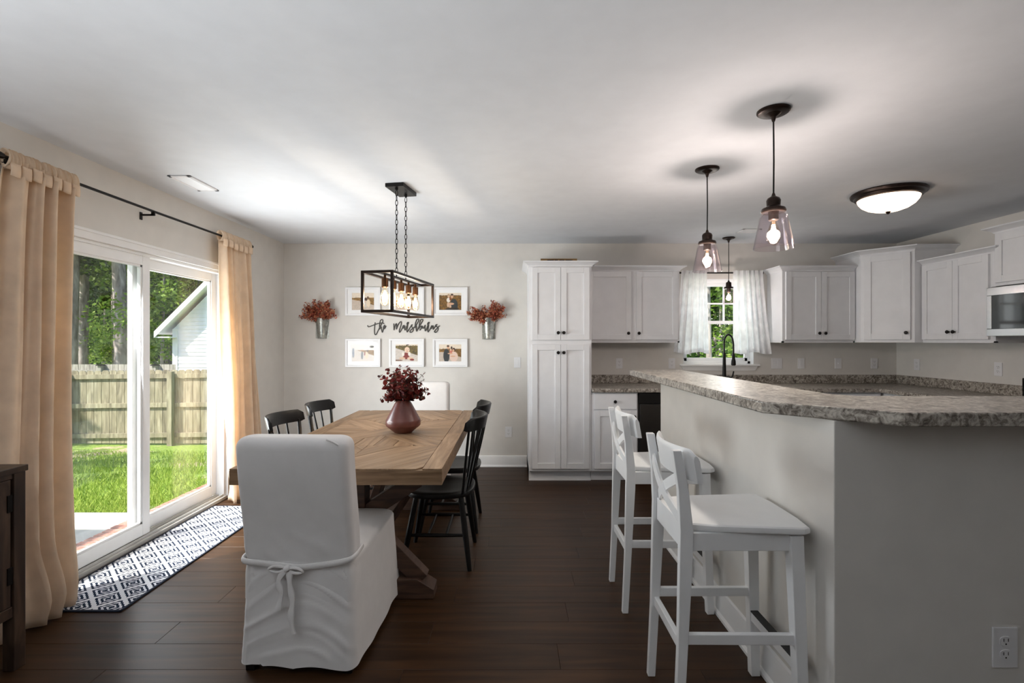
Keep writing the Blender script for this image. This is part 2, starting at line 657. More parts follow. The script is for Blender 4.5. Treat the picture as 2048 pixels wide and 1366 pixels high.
def tag(o, label=None, cat=None, group=None, kind=None):
    if label:
        o['label'] = label
    if cat:
        o['category'] = cat
    if group:
        o['group'] = group
    if kind:
        o['kind'] = kind
    return o


ROOTS = []


def thing(name, label, cat, loc=(0, 0, 0), rz=0.0, group=None, world=False, kind=None):
    """an Empty at the base of a thing. world=True: its parts are given in world coordinates"""
    o = bpy.data.objects.new(name, None)
    COL.objects.link(o)
    o.location = loc
    o.rotation_euler = (0, 0, rz)
    o.empty_display_size = 0.1
    if world:
        o['_world'] = tuple(loc)
        ROOTS.append(o)
    tag(o, label, cat, group, kind)
    return o


def dup(root, loc, rz, label=None, scale=None):
    def cp(o, parent):
        c = o.copy()
        COL.objects.link(c)
        c.parent = parent
        for ch in list(o.children):
            cp(ch, c)
        return c
    r = cp(root, None)
    r.location = loc
    r.rotation_euler = (0, 0, rz)
    if scale:
        r.scale = scale
    if label:
        r['label'] = label
    return r


def struct(o, label=None):
    o['kind'] = 'structure'
    if label:
        o['label'] = label
    return o


def crom(pts, n=6):
    """smooth curve through points"""
    P = [Vector(p) for p in pts]
    out = []
    for i in range(len(P) - 1):
        a, b, c, d = P[max(i - 1, 0)], P[i], P[i + 1], P[min(i + 2, len(P) - 1)]
        for k in range(n):
            t = k / n
            out.append(0.5 * ((2 * b) + (c - a) * t + (2 * a - 5 * b + 4 * c - d) * t * t + (3 * b - a - 3 * c + d) * t ** 3))
    out.append(P[-1])
    return out


def clip(poly, a, b, c):
    """keep the side a*x + b*y <= c of a convex polygon"""
    out = []
    for i in range(len(poly)):
        p, q = poly[i], poly[(i + 1) % len(poly)]
        dp, dq = a * p[0] + b * p[1] - c, a * q[0] + b * q[1] - c
        if dp <= 0:
            out.append(p)
        if dp * dq < 0:
            t = dp / (dp - dq)
            out.append((p[0] + (q[0] - p[0]) * t, p[1] + (q[1] - p[1]) * t))
    return out


def poly_area(p):
    return 0.5 * abs(sum(p[i][0] * p[(i + 1) % len(p)][1] - p[(i + 1) % len(p)][0] * p[i][1] for i in range(len(p))))


# ================================================================ THE SETTING
XL, XR, YB, YR, ZC = -2.50, 4.214, 5.48, -2.5, 2.444
WT = 0.14

# --- floor: sub-floor and planks
DO0, DO1, DOZ = 2.50, 4.375, 1.972           # sliding door opening
fl = struct(MB().box(XL - WT, XR + WT, 1.02, YB + WT, -0.06, -0.008).box(XL - WT, XR + WT, YR - WT, 1.02, -0.06, 0.0).build('floor', 'floor_wood'), 'dark brown wood plank floor')
PW, PL = 0.178, 1.24
plank_mesh = {}


def plank(x0, x1, y0, y1):
    w, d = round(x1 - x0, 3), round(y1 - y0, 3)
    key = (w, d)
    if key not in plank_mesh:
        g = 0.0004
        mb = MB()
        a, b = w / 2 - g, d / 2 - g
        c = 0.0010
        bot = [(-a, -b, -0.008), (a, -b, -0.008), (a, b, -0.008), (-a, b, -0.008)]
        mid = [(-a, -b, -c), (a, -b, -c), (a, b, -c), (-a, b, -c)]
        top = [(-a + c, -b + c, 0), (a - c, -b + c, 0), (a - c, b - c, 0), (-a + c, b - c, 0)]
        mb.add(bot + mid + top, [(0, 3, 2, 1), (0, 1, 5, 4), (1, 2, 6, 5), (2, 3, 7, 6), (3, 0, 4, 7),
                                 (4, 5, 9, 8), (5, 6, 10, 9), (6, 7, 11, 10), (7, 4, 8, 11), (8, 9, 10, 11)])
        plank_mesh[key] = mb.mesh('plank', 'floor_wood')
    o = bpy.data.objects.new('plank', plank_mesh[key])
    COL.objects.link(o)
    o.location = ((x0 + x1) / 2, (y0 + y1) / 2, 0)
    o.parent = fl


row = 0
y = 1.02
while y < YB - 0.01:
    y1 = min(y + PW, YB)
    x = XL - ((row * 0.47) % 1.0) * PL
    while x < XR - 0.01:
        a, b = max(x, XL), min(x + PL, XR)
        if b - a > 0.02:
            plank(a, b, y, y1)
        x += PL
    y = y1
    row += 1

# --- walls, ceiling, roof
struct(MB().box(XL - WT, XL, YR - WT, DO0, 0, ZC).box(XL - WT, XL, DO1, YB + WT, 0, ZC).box(XL - WT, XL, DO0, DO1, DOZ, ZC).build('wall_left', 'wall_paint'), 'greige painted wall with the sliding door')
WX0, WX1, WZ0, WZ1 = 1.876, 2.651, 1.123, 2.056
struct(MB().box(XL, WX0, YB, YB + WT, 0, ZC).box(WX1, XR + WT, YB, YB + WT, 0, ZC).box(WX0, WX1, YB, YB + WT, 0, WZ0).box(WX0, WX1, YB, YB + WT, WZ1, ZC)
       .build('wall_back', 'wall_paint'), 'greige painted wall behind dining table and sink')
struct(MB().box(XR, XR + WT, YR - WT, YB, 0, ZC).build('wall_right', 'wall_paint'), 'greige painted wall behind the microwave')
struct(MB().box(XL, XR, YR - WT, YR, 0, ZC).build('wall_rear', 'wall_paint'), 'greige painted wall closing the living room')
struct(MB().box(XL - WT, XR + WT, YR - WT, YB + WT, ZC, ZC + 0.06).build('ceiling', 'ceiling_paint'), 'white painted ceiling')
rf = MB().box(XL - WT - 0.36, XR + 0.6, YR - 0.6, YB + WT + 0.4, ZC + 0.065, ZC + 0.16)
rf.box(XL - WT - 0.36, XL - WT, YR - 0.6, YB + WT + 0.4, ZC + 0.0, ZC + 0.065)
struct(rf.build('roof', 'white_trim'), 'roof eave over the patio')

# --- baseboards
BBP = [(0, 0.0), (0.028, 0.0), (0.027, 0.012), (0.016, 0.022), (0.015, 0.10), (0.010, 0.118), (0, 0.122)]


def baseboard(name, path):
    struct(MB().sweep(path, BBP).build(name, 'white_trim', bevel=0.0, smooth=True, angle=25), 'white baseboard along the floor')


baseboard('baseboard_back', [(XL, YB), (0.163, YB)])
baseboard('baseboard_left', [(XL, DO1 + 0.07), (XL, YB)])
baseboard('baseboard_left_near', [(XL, YR), (XL, DO0 - 0.07)])

# --- peninsula knee wall (L shaped), its baseboard
PX, PY, PY1, PZ = 1.05, 1.63, 3.535, 1.112
struct(MB().prism([(PX, PY), (3.30, PY), (3.30, PY + 0.12), (PX + 0.12, PY + 0.12), (PX + 0.12, PY1), (PX, PY1)], 0, PZ).build('wall_peninsula', 'wall_paint', bevel=0.004), 'half-height greige wall of the breakfast bar')
BB2 = [(o, z * 1.06) for o, z in BBP]
struct(MB().sweep([(PX + 0.12, PY1), (PX, PY1), (PX, PY), (3.30, PY)], BB2).build('baseboard_peninsula', 'white_trim', smooth=True, angle=25), 'white baseboard under the breakfast bar')

# --- sliding patio door
dr = thing('door_1', None, None, (XL, (DO0 + DO1) / 2, 0), world=True)
struct(dr, 'white two panel sliding glass patio door')
fx0, fx1 = XL - 0.135, XL - 0.004
MB().box(fx0, fx1, DO0, DO0 + 0.03, 0, DOZ).box(fx0, fx1, DO1 - 0.03, DO1, 0, DOZ).box(fx0, fx1, DO0 + 0.03, DO1 - 0.03, DOZ - 0.02, DOZ).build('door_frame', 'vinyl_white', dr, bevel=0.002)
cs = MB()
for (a0, a1, z0, z1) in ((DO0 - 0.06, DO0, 0, DOZ + 0.055), (DO1, DO1 + 0.06, 0, DOZ + 0.055), (DO0, DO1, DOZ, DOZ + 0.055)):
    cs.box(XL, XL + 0.016, a0, a1, z0, z1)
cs.box(XL, XL + 0.022, DO0 - 0.066, DO1 + 0.066, DOZ + 0.042, DOZ + 0.060)
cs.build('casing', 'white_trim', dr, bevel=0.003)
th = MB().box(XL - 0.16, XL + 0.012, DO0, DO1, 0.001, 0.028)
for xx in (-0.118, -0.07, -0.052, -0.012):
    th.box(XL + xx, XL + xx + 0.006, DO0 + 0.03, DO1 - 0.03, 0.028, 0.046)
th.build('threshold', 'threshold_grey', dr, bevel=0.002)


def sash_panel(y0, y1, xc, zb, zt):
    s = MB()
    w, t = 0.068, 0.038
    a, b = xc - t / 2, xc + t / 2
    s.box(a, b, y0, y0 + w, zb, zt).box(a, b, y1 - w, y1, zb, zt).box(a, b, y0 + w, y1 - w, zb, zb + 0.082).box(a, b, y0 + w, y1 - w, zt - 0.065, zt)
    so = s.build('door_panel', 'vinyl_white', dr, bevel=0.004)
    st = MB()
    for (c0, c1, z0, z1) in ((y0 + w, y0 + w + 0.012, zb + 0.082, zt - 0.065), (y1 - w - 0.012, y1 - w, zb + 0.082, zt - 0.065)):
        st.box(a + 0.008, b - 0.008, c0, c1, z0, z1)
    st.box(a + 0.008, b - 0.008, y0 + w, y1 - w, zb + 0.082, zb + 0.094).box(a + 0.008, b - 0.008, y0 + w, y1 - w, zt - 0.077, zt - 0.065)
    st.build('glazing_bead', 'vinyl_white', so)
    MB().box(xc - 0.004, xc + 0.004, y0 + w, y1 - w, zb + 0.082, zt - 0.065).build('pane', 'window_glass', so)
    return so


sash_panel(DO0 + 0.03, 3.472, XL - 0.032, 0.048, DOZ - 0.018)
sash_panel(3.386, DO1 - 0.03, XL - 0.088, 0.048, DOZ - 0.018)

# --- window over the sink
wi = thing('window_1', None, None, ((WX0 + WX1) / 2, YB, WZ0), world=True)
struct(wi, 'white double hung window over the sink')
wy0, wy1 = YB + 0.075, YB + 0.135
MB().box(WX0, WX0 + 0.035, wy0, wy1, WZ0, WZ1).box(WX1 - 0.035, WX1, wy0, wy1, WZ0, WZ1).box(WX0, WX1, wy0, wy1, WZ1 - 0.035, WZ1).box(WX0, WX1, wy0, wy1, WZ0, WZ0 + 0.03).build('window_frame', 'vinyl_white', wi, bevel=0.002)
MB().box(WX0 + 0.001, WX0 + 0.006, YB, wy0, WZ0, WZ1).box(WX1 - 0.006, WX1 - 0.001, YB, wy0, WZ0, WZ1).box(WX0, WX1, YB, wy0, WZ1 - 0.006, WZ1 - 0.001).build('window_reveal', 'white_trim', wi)
for (z0, z1, yc, top) in ((WZ0 + 0.03, 1.60, wy0 + 0.018, False), (1.565, WZ1 - 0.035, wy0 + 0.044, True)):
    x0, x1 = WX0 + 0.035, WX1 - 0.035
    s = MB()
    s.box(x0, x0 + 0.032, yc - 0.013, yc + 0.013, z0, z1).box(x1 - 0.032, x1, yc - 0.013, yc + 0.013, z0, z1)
    s.box(x0, x1, yc - 0.013, yc + 0.013, z0, z0 + 0.036).box(x0, x1, yc - 0.013, yc + 0.013, z1 - 0.036, z1)
    so = s.build('sash', 'vinyl_white', wi, bevel=0.002)
    MB().box(x0 + 0.032, x1 - 0.032, yc - 0.002, yc + 0.002, z0 + 0.036, z1 - 0.036).build('pane', 'window_glass', so)
    if top:
        g0, g1 = x0 + 0.032, x1 - 0.032
        for k in (1, 2):
            xx = g0 + (g1 - g0) * k / 3
            MB().box(xx - 0.009, xx + 0.009, yc - 0.006, yc + 0.006, z0 + 0.036, z1 - 0.036).build('muntin', 'vinyl_white', so)
        zm = (z0 + z1) / 2
        MB().box(g0, g1, yc - 0.0065, yc + 0.0065, zm - 0.009, zm + 0.009).build('muntin', 'vinyl_white', so)
MB().box(1.835, 2.70, YB - 0.045, YB + 0.08, WZ0 - 0.022, WZ0 - 0.001).build('window_sill', 'white_trim', wi, bevel=0.004)
ap = MB()
ap.add([(1.85, YB, WZ0 - 0.022), (2.685, YB, WZ0 - 0.022), (2.66, YB, WZ0 - 0.072), (1.875, YB, WZ0 - 0.072),
        (1.85, YB - 0.02, WZ0 - 0.022), (2.685, YB - 0.02, WZ0 - 0.022), (2.66, YB - 0.014, WZ0 - 0.072), (1.875, YB - 0.014, WZ0 - 0.072)],
       [(0, 1, 2, 3), (4, 7, 6, 5), (0, 4, 5, 1), (1, 5, 6, 2), (2, 6, 7, 3), (3, 7, 4, 0)])
ap.build('apron', 'white_trim', wi, bevel=0.002)

# ================================================================ KITCHEN CABINETS
KNOB = [(0.006, 0.0), (0.0065, 0.012), (0.015, 0.017), (0.0165, 0.023), (0.012, 0.029), (0.0, 0.030)]


def knob(parent, p, n):
    return MB().lathe(KNOB, p, 14, n).build('knob', 'knob_bronze', parent, smooth=True)


def shaker(parent, o, u, n, a0, a1, z0, z1, name='door', fw=0.055, knob_at=None, flat=False):
    """a five-piece door or drawer front, thickness 20 mm, standing on the plane o + a*u, facing n"""
    o, u, n = Vector(o), Vector(u).normalized(), Vector(n).normalized()
    m = MB()
    t = 0.02
    if flat:
        m.obox(o, u, n, a0, a1, 0.0, t, z0, z1)
    else:
        m.obox(o, u, n, a0, a0 + fw, 0, t, z0, z1).obox(o, u, n, a1 - fw, a1, 0, t, z0, z1)
        m.obox(o, u, n, a0 + fw, a1 - fw, 0, t, z0, z0 + fw).obox(o, u, n, a0 + fw, a1 - fw, 0, t, z1 - fw, z1)
        m.obox(o, u, n, a0 + fw - 0.002, a1 - fw + 0.002, 0.001, t - 0.010, z0 + fw - 0.002, z1 - fw + 0.002)
    d = m.build(name, 'cabinet_white', parent, bevel=0.0018)
    if knob_at:
        knob(d, o + u * knob_at[0] + n * t + Vector((0, 0, knob_at[1])), n)
    return d


CROWN = lambda z: [(0.0, z - 0.05), (0.006, z - 0.05), (0.010, z - 0.040), (0.030, z - 0.022), (0.052, z - 0.012), (0.058, z - 0.010), (0.058, z), (0.0, z)]
S = (0, -1, 0)
E_ = (1, 0, 0)

# pantry
p0, p1 = 0.166, 0.776
FY = 4.88
pc = thing('pantry_cabinet', 'tall white shaker pantry cabinet with four doors', 'cabinet', ((p0 + p1) / 2, 5.18, 0), world=True)
MB().box(p0, p1, FY, YB - 0.002, 0.105, 2.13).box(p0, p1, FY + 0.07, YB - 0.002, 0.0, 0.105).box(p0, p0 + 0.02, FY + 0.06, YB - 0.002, 0, 0.11).build('body', 'cabinet_white', pc, bevel=0.001)
MB().sweep([(p0, FY + 0.064), (p1, FY + 0.064)], [(0, 0.0), (0.014, 0.0), (0.012, 0.012), (0, 0.018)]).build('toe_moulding', 'cabinet_white', pc)
MB().sweep([(p0, YB - 0.002), (p0, FY), (p1, FY), (p1, YB - 0.36)], [(a, z) for a, z in CROWN(2.15)]).build('crown_moulding', 'cabinet_white', pc, smooth=True, angle=20)
mid = (1121.4 - 1024) * FY / 1000
for (z0, z1, kz) in ((1.385, 2.092, 1.455), (0.131, 1.341, 1.262)):
    shaker(pc, (0, FY, 0), E_, S, p0 + 0.028, mid - 0.0015, z0, z1, knob_at=(mid - 0.027, kz))
    shaker(pc, (0, FY, 0), E_, S, mid + 0.0015, p1 - 0.022, z0, z1, knob_at=(mid + 0.027, kz))


def wall_cabinet(label, x0, x1, doors, z1=2.13, crown_path=None, y=5.17):
    c = thing('wall_cabinet', label, 'cabinet', ((x0 + x1) / 2, 5.32, 1.365), world=True, group='white upper kitchen cabinets')
    MB().box(x0, x1, y, YB - 0.002, 1.372, z1).build('body', 'cabinet_white', c, bevel=0.001)
    MB().box(x0, x1, y, y + 0.02, 1.358, 1.375).box(x0, x0 + 0.018, y, YB - 0.002, 1.358, 1.375).box(x1 - 0.018, x1, y, YB - 0.002, 1.358, 1.375).build('bottom_rail', 'cabinet_white', c)
    MB().sweep(crown_path, [(a, z) for a, z in CROWN(z1 + 0.018)]).build('crown_moulding', 'cabinet_white', c, smooth=True, angle=20)
    for (a, b, k) in doors:
        shaker(c, (0, y, 0), E_, S, a, b, 1.388, z1 - 0.04, knob_at=(k, 1.455))
    return c


wall_cabinet('white two door upper cabinet between pantry and window', p1, 1.732,
             [((1184 - 1024) * 5.17 / 1000 - 0.045, (1262 - 1024) * 5.17 / 1000, 1.196), ((1271.6 - 1024) * 5.17 / 1000, 1.712, 1.304)],
             crown_path=[(p1, 5.17), (1.732, 5.17), (1.732, YB - 0.002)])
wall_cabinet('white two door upper cabinet between sink window and corner cabinet', 2.795, 3.545, [(2.825, 3.187, 3.158), (3.191, 3.535, 3.22)],
             crown_path=[(2.795, YB - 0.002), (2.795, 5.17), (3.535, 5.17)])

# diagonal corner cabinet
cc = thing('corner_cabinet', 'tall white diagonal corner upper cabinet with one door', 'cabinet', (3.9, 5.15, 1.365), world=True, group='white upper kitchen cabinets')
A, B = Vector((3.545, 5.08)), Vector((3.83, 4.755))
poly = [(3.545, YB - 0.002), tuple(A), tuple(B), (XR - 0.002, 4.755), (XR - 0.002, YB - 0.002)]
MB().prism(poly, 1.36, 2.265).build('body', 'cabinet_white', cc, bevel=0.001)
MB().sweep(poly[:4], [(a, z) for a, z in CROWN(2.288)]).build('crown_moulding', 'cabinet_white', cc, smooth=True, angle=20)
u = (B - A).normalized()
nn = Vector((u.y, -u.x))
if nn.y > 0:
    nn = -nn
ln = (B - A).length
shaker(cc, (A.x, A.y, 0), (u.x, u.y, 0), (nn.x, nn.y, 0), 0.03, ln - 0.03, 1.388, 2.225, knob_at=(ln - 0.06, 1.455), fw=0.06)

# right wall cabinets
W_ = (-1, 0, 0)
NY = (0, -1, 0)
rc = thing('wall_cabinet', 'white two door upper cabinet between corner cabinet and microwave', 'cabinet', (4.06, 4.39, 1.365), world=True, group='white upper kitchen cabinets')
RX = 3.904
MB().box(RX, XR - 0.002, 4.035, 4.752, 1.372, 2.12).box(RX, RX + 0.02, 4.035, 4.752, 1.358, 1.373).box(RX, XR - 0.002, 4.035, 4.053, 1.358, 1.373).build('body', 'cabinet_white', rc, bevel=0.001)
MB().sweep([(RX, 4.752), (RX, 4.035), (XR - 0.002, 4.035)], [(a, z) for a, z in CROWN(2.138)]).build('crown_moulding', 'cabinet_white', rc, smooth=True, angle=20)
shaker(rc, (RX, 4.752, 0), NY, W_, 0.012, 0.337, 1.388, 2.085, knob_at=(0.31, 1.455))
shaker(rc, (RX, 4.752, 0), NY, W_, 0.340, 0.672, 1.388, 2.085, knob_at=(0.367, 1.455))

mc = thing('over_range_cabinet', 'short white cabinet mounted above the microwave', 'cabinet', (4.05, 3.65, 1.83), world=True, group='white upper kitchen cabinets')
MB().box(RX - 0.012, XR - 0.002, 3.27, 4.031, 1.815, 2.265).build('body', 'cabinet_white', mc, bevel=0.001)
MB().sweep([(XR - 0.002, 4.031), (RX - 0.012, 4.031), (RX - 0.012, 3.27), (XR - 0.002, 3.27)], [(a, z) for a, z in CROWN(2.288)]).build('crown_moulding', 'cabinet_white', mc, smooth=True, angle=20)
shaker(mc, (RX - 0.012, 4.031, 0), NY, W_, 0.02, 0.379, 1.84, 2.225)
shaker(mc, (RX - 0.012, 4.031, 0), NY, W_, 0.382, 0.741, 1.84, 2.225)

# microwave
mw = thing('microwave', 'stainless over-the-range microwave with dark window', 'microwave', (4.0, 3.65, 1.41), world=True)
MX = 3.82
MB().box(MX + 0.04, XR - 0.004, 3.275, 4.026, 1.412, 1.808).build('body', 'dark_stainless', mw, bevel=0.003)
md = MB()
md.box(MX, MX + 0.039, 3.47, 4.026, 1.735, 1.800).box(MX, MX + 0.039, 3.47, 4.026, 1.412, 1.470).box(MX, MX + 0.039, 3.985, 4.026, 1.470, 1.735).box(MX, MX + 0.039, 3.47, 3.50, 1.470, 1.735)
mdo = md.build('door', 'stainless', mw, bevel=0.003)
MB().box(MX + 0.003, MX + 0.03, 3.50, 3.985, 1.470, 1.735).build('window_glass', 'black_glass', mdo)
MB().tube(crom([(MX - 0.004, 3.49, 1.46), (MX - 0.04, 3.485, 1.50), (MX - 0.04, 3.485, 1.72), (MX - 0.004, 3.49, 1.76)], 5), 0.009, 10).build('handle', 'stainless', mdo, smooth=True)
MB().box(MX, MX + 0.039, 3.275, 3.467, 1.412, 1.800).build('control_panel', 'black_glass', mw, bevel=0.002)

# ---- base cabinets
bc = thing('base_cabinet', 'white base cabinet with one drawer beside the pantry', 'cabinet', (1.0, 5.15, 0), world=True, group='white base cabinets')
b0, b1 = p1 + 0.002, 1.226
MB().box(b0, b1, FY, YB - 0.002, 0.105, 0.872).box(b0, b1, FY + 0.07, YB - 0.002, 0, 0.105).build('body', 'cabinet_white', bc, bevel=0.001)
shaker(bc, (0, FY, 0), E_, S, b0 + 0.024, b1 - 0.012, 0.71, 0.862, name='drawer', knob_at=(1.0, 0.786), flat=True)
shaker(bc, (0, FY, 0), E_, S, b0 + 0.024, b1 - 0.012, 0.131, 0.696, knob_at=(1.185, 0.64))

dw = thing('dishwasher', 'dark stainless dishwasher under the counter', 'dishwasher', (1.53, 5.15, 0), world=True)
MB().box(1.230, 1.828, FY + 0.01, YB - 0.02, 0.1, 0.868).box(1.230, 1.828, FY + 0.07, YB - 0.02, 0.0, 0.1).build('body', 'plastic_dark', dw)
MB().box(1.236, 1.822, FY - 0.018, FY + 0.01, 0.765, 0.866).build('control_panel', 'black_glass', dw, bevel=0.002)
MB().box(1.246, 1.812, FY - 0.022, FY + 0.01, 0.11, 0.76).build('door', 'dark_stainless', dw, bevel=0.003)

sb = thing('sink_cabinet', 'white sink base cabinet below the window behind the bar', 'cabinet', (2.7, 5.15, 0), world=True, group='white base cabinets')
MB().box(1.832, 3.60, FY, YB - 0.002, 0.105, 0.872).box(1.832, 3.60, FY + 0.07, YB - 0.002, 0, 0.105).build('body', 'cabinet_white', sb, bevel=0.001)
for k in range(4):
    a = 1.845 + k * 0.435
    shaker(sb, (0, FY, 0), E_, S, a, a + 0.43, 0.131, 0.86, knob_at=(a + (0.40 if k % 2 == 0 else 0.03), 0.79))
rb = thing('base_cabinet', 'white base cabinet in the corner beside the range', 'cabinet', (3.9, 4.5, 0), world=True, group='white base cabinets')
MB().box(3.62, XR - 0.002, 4.062, YB - 0.004, 0.105, 0.872).box(3.69, XR - 0.002, 4.062, 4.86, 0, 0.105).build('body', 'cabinet_white', rb, bevel=0.001)
shaker(rb, (3.62, 4.86, 0), NY, W_, 0.02, 0.78, 0.131, 0.86, knob_at=(0.74, 0.8))

rg = thing('range', 'black and stainless electric range below the microwave', 'range', (3.9, 3.66, 0), world=True)
MB().box(3.60, XR - 0.01, 3.282, 4.052, 0.0, 0.905).build('body', 'dark_stainless', rg, bevel=0.004)
MB().box(3.575, 3.60, 3.30, 4.034, 0.22, 0.80).build('oven_door', 'black_glass', rg, bevel=0.004)
MB().tube([(3.545, 3.34, 0.77), (3.545, 3.99, 0.77)], 0.012, 10).box(3.545, 3.58, 3.36, 3.38, 0.76, 0.78).box(3.545, 3.58, 3.95, 3.97, 0.76, 0.78).build('handle', 'stainless', rg, smooth=True)
MB().box(3.59, XR - 0.012, 3.284, 4.05, 0.9055, 0.922).build('cooktop', 'black_glass', rg, bevel=0.003)
MB().box(4.13, XR - 0.012, 3.284, 4.05, 0.922, 1.075).build('backguard', 'black_glass', rg, bevel=0.006)

# ---- counters
CZ0, CZ1 = 0.874, 0.914
ct = thing('kitchen_countertop', 'speckled grey-brown laminate countertop along sink and corner walls', 'countertop', (2.5, 5.2, CZ0), world=True)
MB().prism([(p1 + 0.003, 4.83), (3.555, 4.83), (3.555, 4.058), (XR - 0.002, 4.058), (XR - 0.002, YB - 0.002), (p1 + 0.003, YB - 0.002)], CZ0, CZ1).build('worktop', 'granite', ct, bevel=0.012, seg=4)
MB().box(p1 + 0.003, XR - 0.002, YB - 0.022, YB - 0.002, CZ1, 1.006).build('backsplash', 'granite', ct, bevel=0.004)
MB().box(XR - 0.022, XR - 0.002, 4.058, YB - 0.023, CZ1, 1.006).build('backsplash', 'granite', ct, bevel=0.004)

BZ1 = 1.156
bt = MB().prism([(0.893, 1.79), (1.181, 1.503), (3.42, 1.503), (3.42, 1.97), (1.36, 1.97), (1.30, 2.06), (1.275, 3.80), (0.893, 3.80)], BZ1 - 0.043, BZ1).build('bar_countertop', 'granite', bevel=0.007, seg=3)
bt.modifiers['edge'].angle_limit = math.radians(60)      # crisp clipped corners, rounded rims
tag(bt, 'raised speckled laminate bar top with clipped corner on the half wall', 'countertop')

# ---- faucet
fa = thing('kitchen_faucet', 'black gooseneck pull-down faucet in front of sink window', 'faucet', (2.25, 5.30, CZ1), world=True)
fx, fy = 2.25, 5.30
MB().lathe([(0.030, 0), (0.030, 0.012), (0.022, 0.02), (0.019, 0.10), (0.016, 0.26), (0.013, 0.34)], (fx, fy, CZ1), 20).build('base', 'black_metal', fa, smooth=True)
arc = [(fx, fy, 1.22), (fx, fy, 1.36), (fx + 0.012, fy, 1.415), (fx + 0.045, fy, 1.444), (fx + 0.08, fy, 1.415), (fx + 0.092, fy - 0.004, 1.36), (fx + 0.095, fy - 0.006, 1.30), (fx + 0.095, fy - 0.006, 1.235)]
arc = crom(arc, 8)
sp_ = MB().tube(arc, 0.0085, 10)
sp_.build('spout', 'black_metal', fa, smooth=True)
spr = MB()
for k in range(8, len(arc) - 12, 2):
    spr.tube([arc[k], arc[k] + (arc[k + 1] - arc[k]) * 0.5], 0.0125, 10)
spr.build('spring', 'black_metal', fa, smooth=True)
MB().lathe([(0.010, 0.13), (0.015, 0.115), (0.016, 0.07), (0.022, 0.05), (0.025, 0.01), (0.018, 0.0)], (fx + 0.095, fy - 0.006, 1.115), 16).build('spray_head', 'black_metal', fa, smooth=True)
MB().tube([(fx, fy, 1.225), (fx + 0.05, fy - 0.003, 1.225), (fx + 0.078, fy - 0.005, 1.22)], 0.004, 8).build('docking_arm', 'black_metal', fa)
MB().tube([(fx + 0.015, fy, 0.99), (fx + 0.06, fy, 0.985)], 0.014, 12).tube(crom([(fx + 0.06, fy, 0.985), (fx + 0.085, fy, 1.00), (fx + 0.10, fy, 1.055)], 4), [0.008] * 8 + [0.006], 8).build('handle', 'black_metal', fa, smooth=True)

# ---- outlets and switches
def wall_plate(name, label, cat, o, u, n, kind, w=0.072, h=0.116, s=1.0):
    o, u, n = Vector(o), Vector(u), Vector(n)
    t = thing(name, label, cat, tuple(o), world=True, group='white wall plates')
    w *= s
    h *= s
    z = o.z
    q = Vector((o.x, o.y, 0))
    MB().obox(q, u, n, -w / 2, w / 2, 0.0005, 0.006, z - h / 2, z + h / 2).build('plate', 'plastic_white', t, bevel=0.002)
    if kind == 'outlet':
        for dz in (0.0195 * s, -0.0195 * s):
            rcp = MB()
            pts = []
            for k in range(20):
                a = 2 * PI * k / 20
                pts.append((max(-0.0165, min(0.0165, 0.0175 * math.cos(a) * 1.1)) * s, 0.0145 * math.sin(a) * s))
            vs = [q + u * px + n * 0.006 + Vector((0, 0, z + dz + pz)) for px, pz in pts] + [q + u * px + n * 0.0078 + Vector((0, 0, z + dz + pz)) for px, pz in pts]
            rcp.add(vs, [tuple(range(20)), tuple(range(20, 40))] + [(i, (i + 1) % 20, 20 + (i + 1) % 20, 20 + i) for i in range(20)])
            ro = rcp.build('receptacle', 'plastic_white', t)
            sl = MB()
            for dx in (-0.0065, 0.0065):
                sl.obox(q, u, n, dx * s - 0.001 * s, dx * s + 0.001 * s, 0.0078, 0.0082, z + dz - 0.001 * s, z + dz + 0.008 * s)
            sl.obox(q, u, n, -0.002 * s, 0.002 * s, 0.0078, 0.0082, z + dz - 0.010 * s, z + dz - 0.006 * s)
            sl.build('slots', 'plastic_dark', ro)
    else:
        cnt = 2 if kind == 'double' else 1
        for k in range(cnt):
            cx = 0 if cnt == 1 else (-0.023 + 0.046 * k)
            if kind == 'toggle':
                MB().obox(q, u, n, cx - 0.005, cx + 0.005, 0.006, 0.016, z - 0.004, z + 0.012).build('toggle', 'plastic_white', t, bevel=0.001)
            else:
                MB().obox(q, u, n, cx - 0.0165, cx + 0.0165, 0.006, 0.0085, z - 0.033, z + 0.033).build('rocker', 'plastic_white', t, bevel=0.001)


def bw(px):
    return (px - 1024) * YB / 1000


KZ = 1.13
wall_plate('light_switch', 'white rocker light switch beside the pantry cabinet', 'light switch', (bw(1034.5), YB, 1.14), E_, S, 'rocker')
wall_plate('wall_outlet', 'white outlet low on the dining wall near baseboard', 'outlet', (bw(1017), YB, 0.378), E_, S, 'outlet')
wall_plate('wall_outlet', 'white outlet on the backsplash wall nearest the pantry', 'outlet', (bw(1238.5), YB, KZ), E_, S, 'outlet')
wall_plate('wall_outlet', 'white outlet beside the sink window sill', 'outlet', (bw(1343.5), YB, KZ), E_, S, 'outlet')
wall_plate('light_switch', 'wide double light switch plate on the sink wall', 'light switch', (bw(1553), YB, KZ), E_, S, 'double', w=0.118)
wall_plate('light_switch', 'narrow rocker switch next to the wide double switch', 'light switch', (bw(1602), YB, KZ), E_, S, 'rocker')
wall_plate('light_switch', 'toggle switch below the middle of a two door upper cabinet', 'light switch', (bw(1676), YB, KZ), E_, S, 'toggle')
wall_plate('wall_outlet', 'white outlet below the diagonal corner cabinet', 'outlet', (bw(1748), YB, KZ), E_, S, 'outlet')
wall_plate('wall_outlet', 'white outlet on the microwave wall close to the corner', 'outlet', (XR, 5.20, KZ), (0, 1, 0), W_, 'outlet')
wall_plate('wall_outlet', 'white outlet on the microwave wall beside the range', 'outlet', (XR, 4.33, KZ), (0, 1, 0), W_, 'outlet')
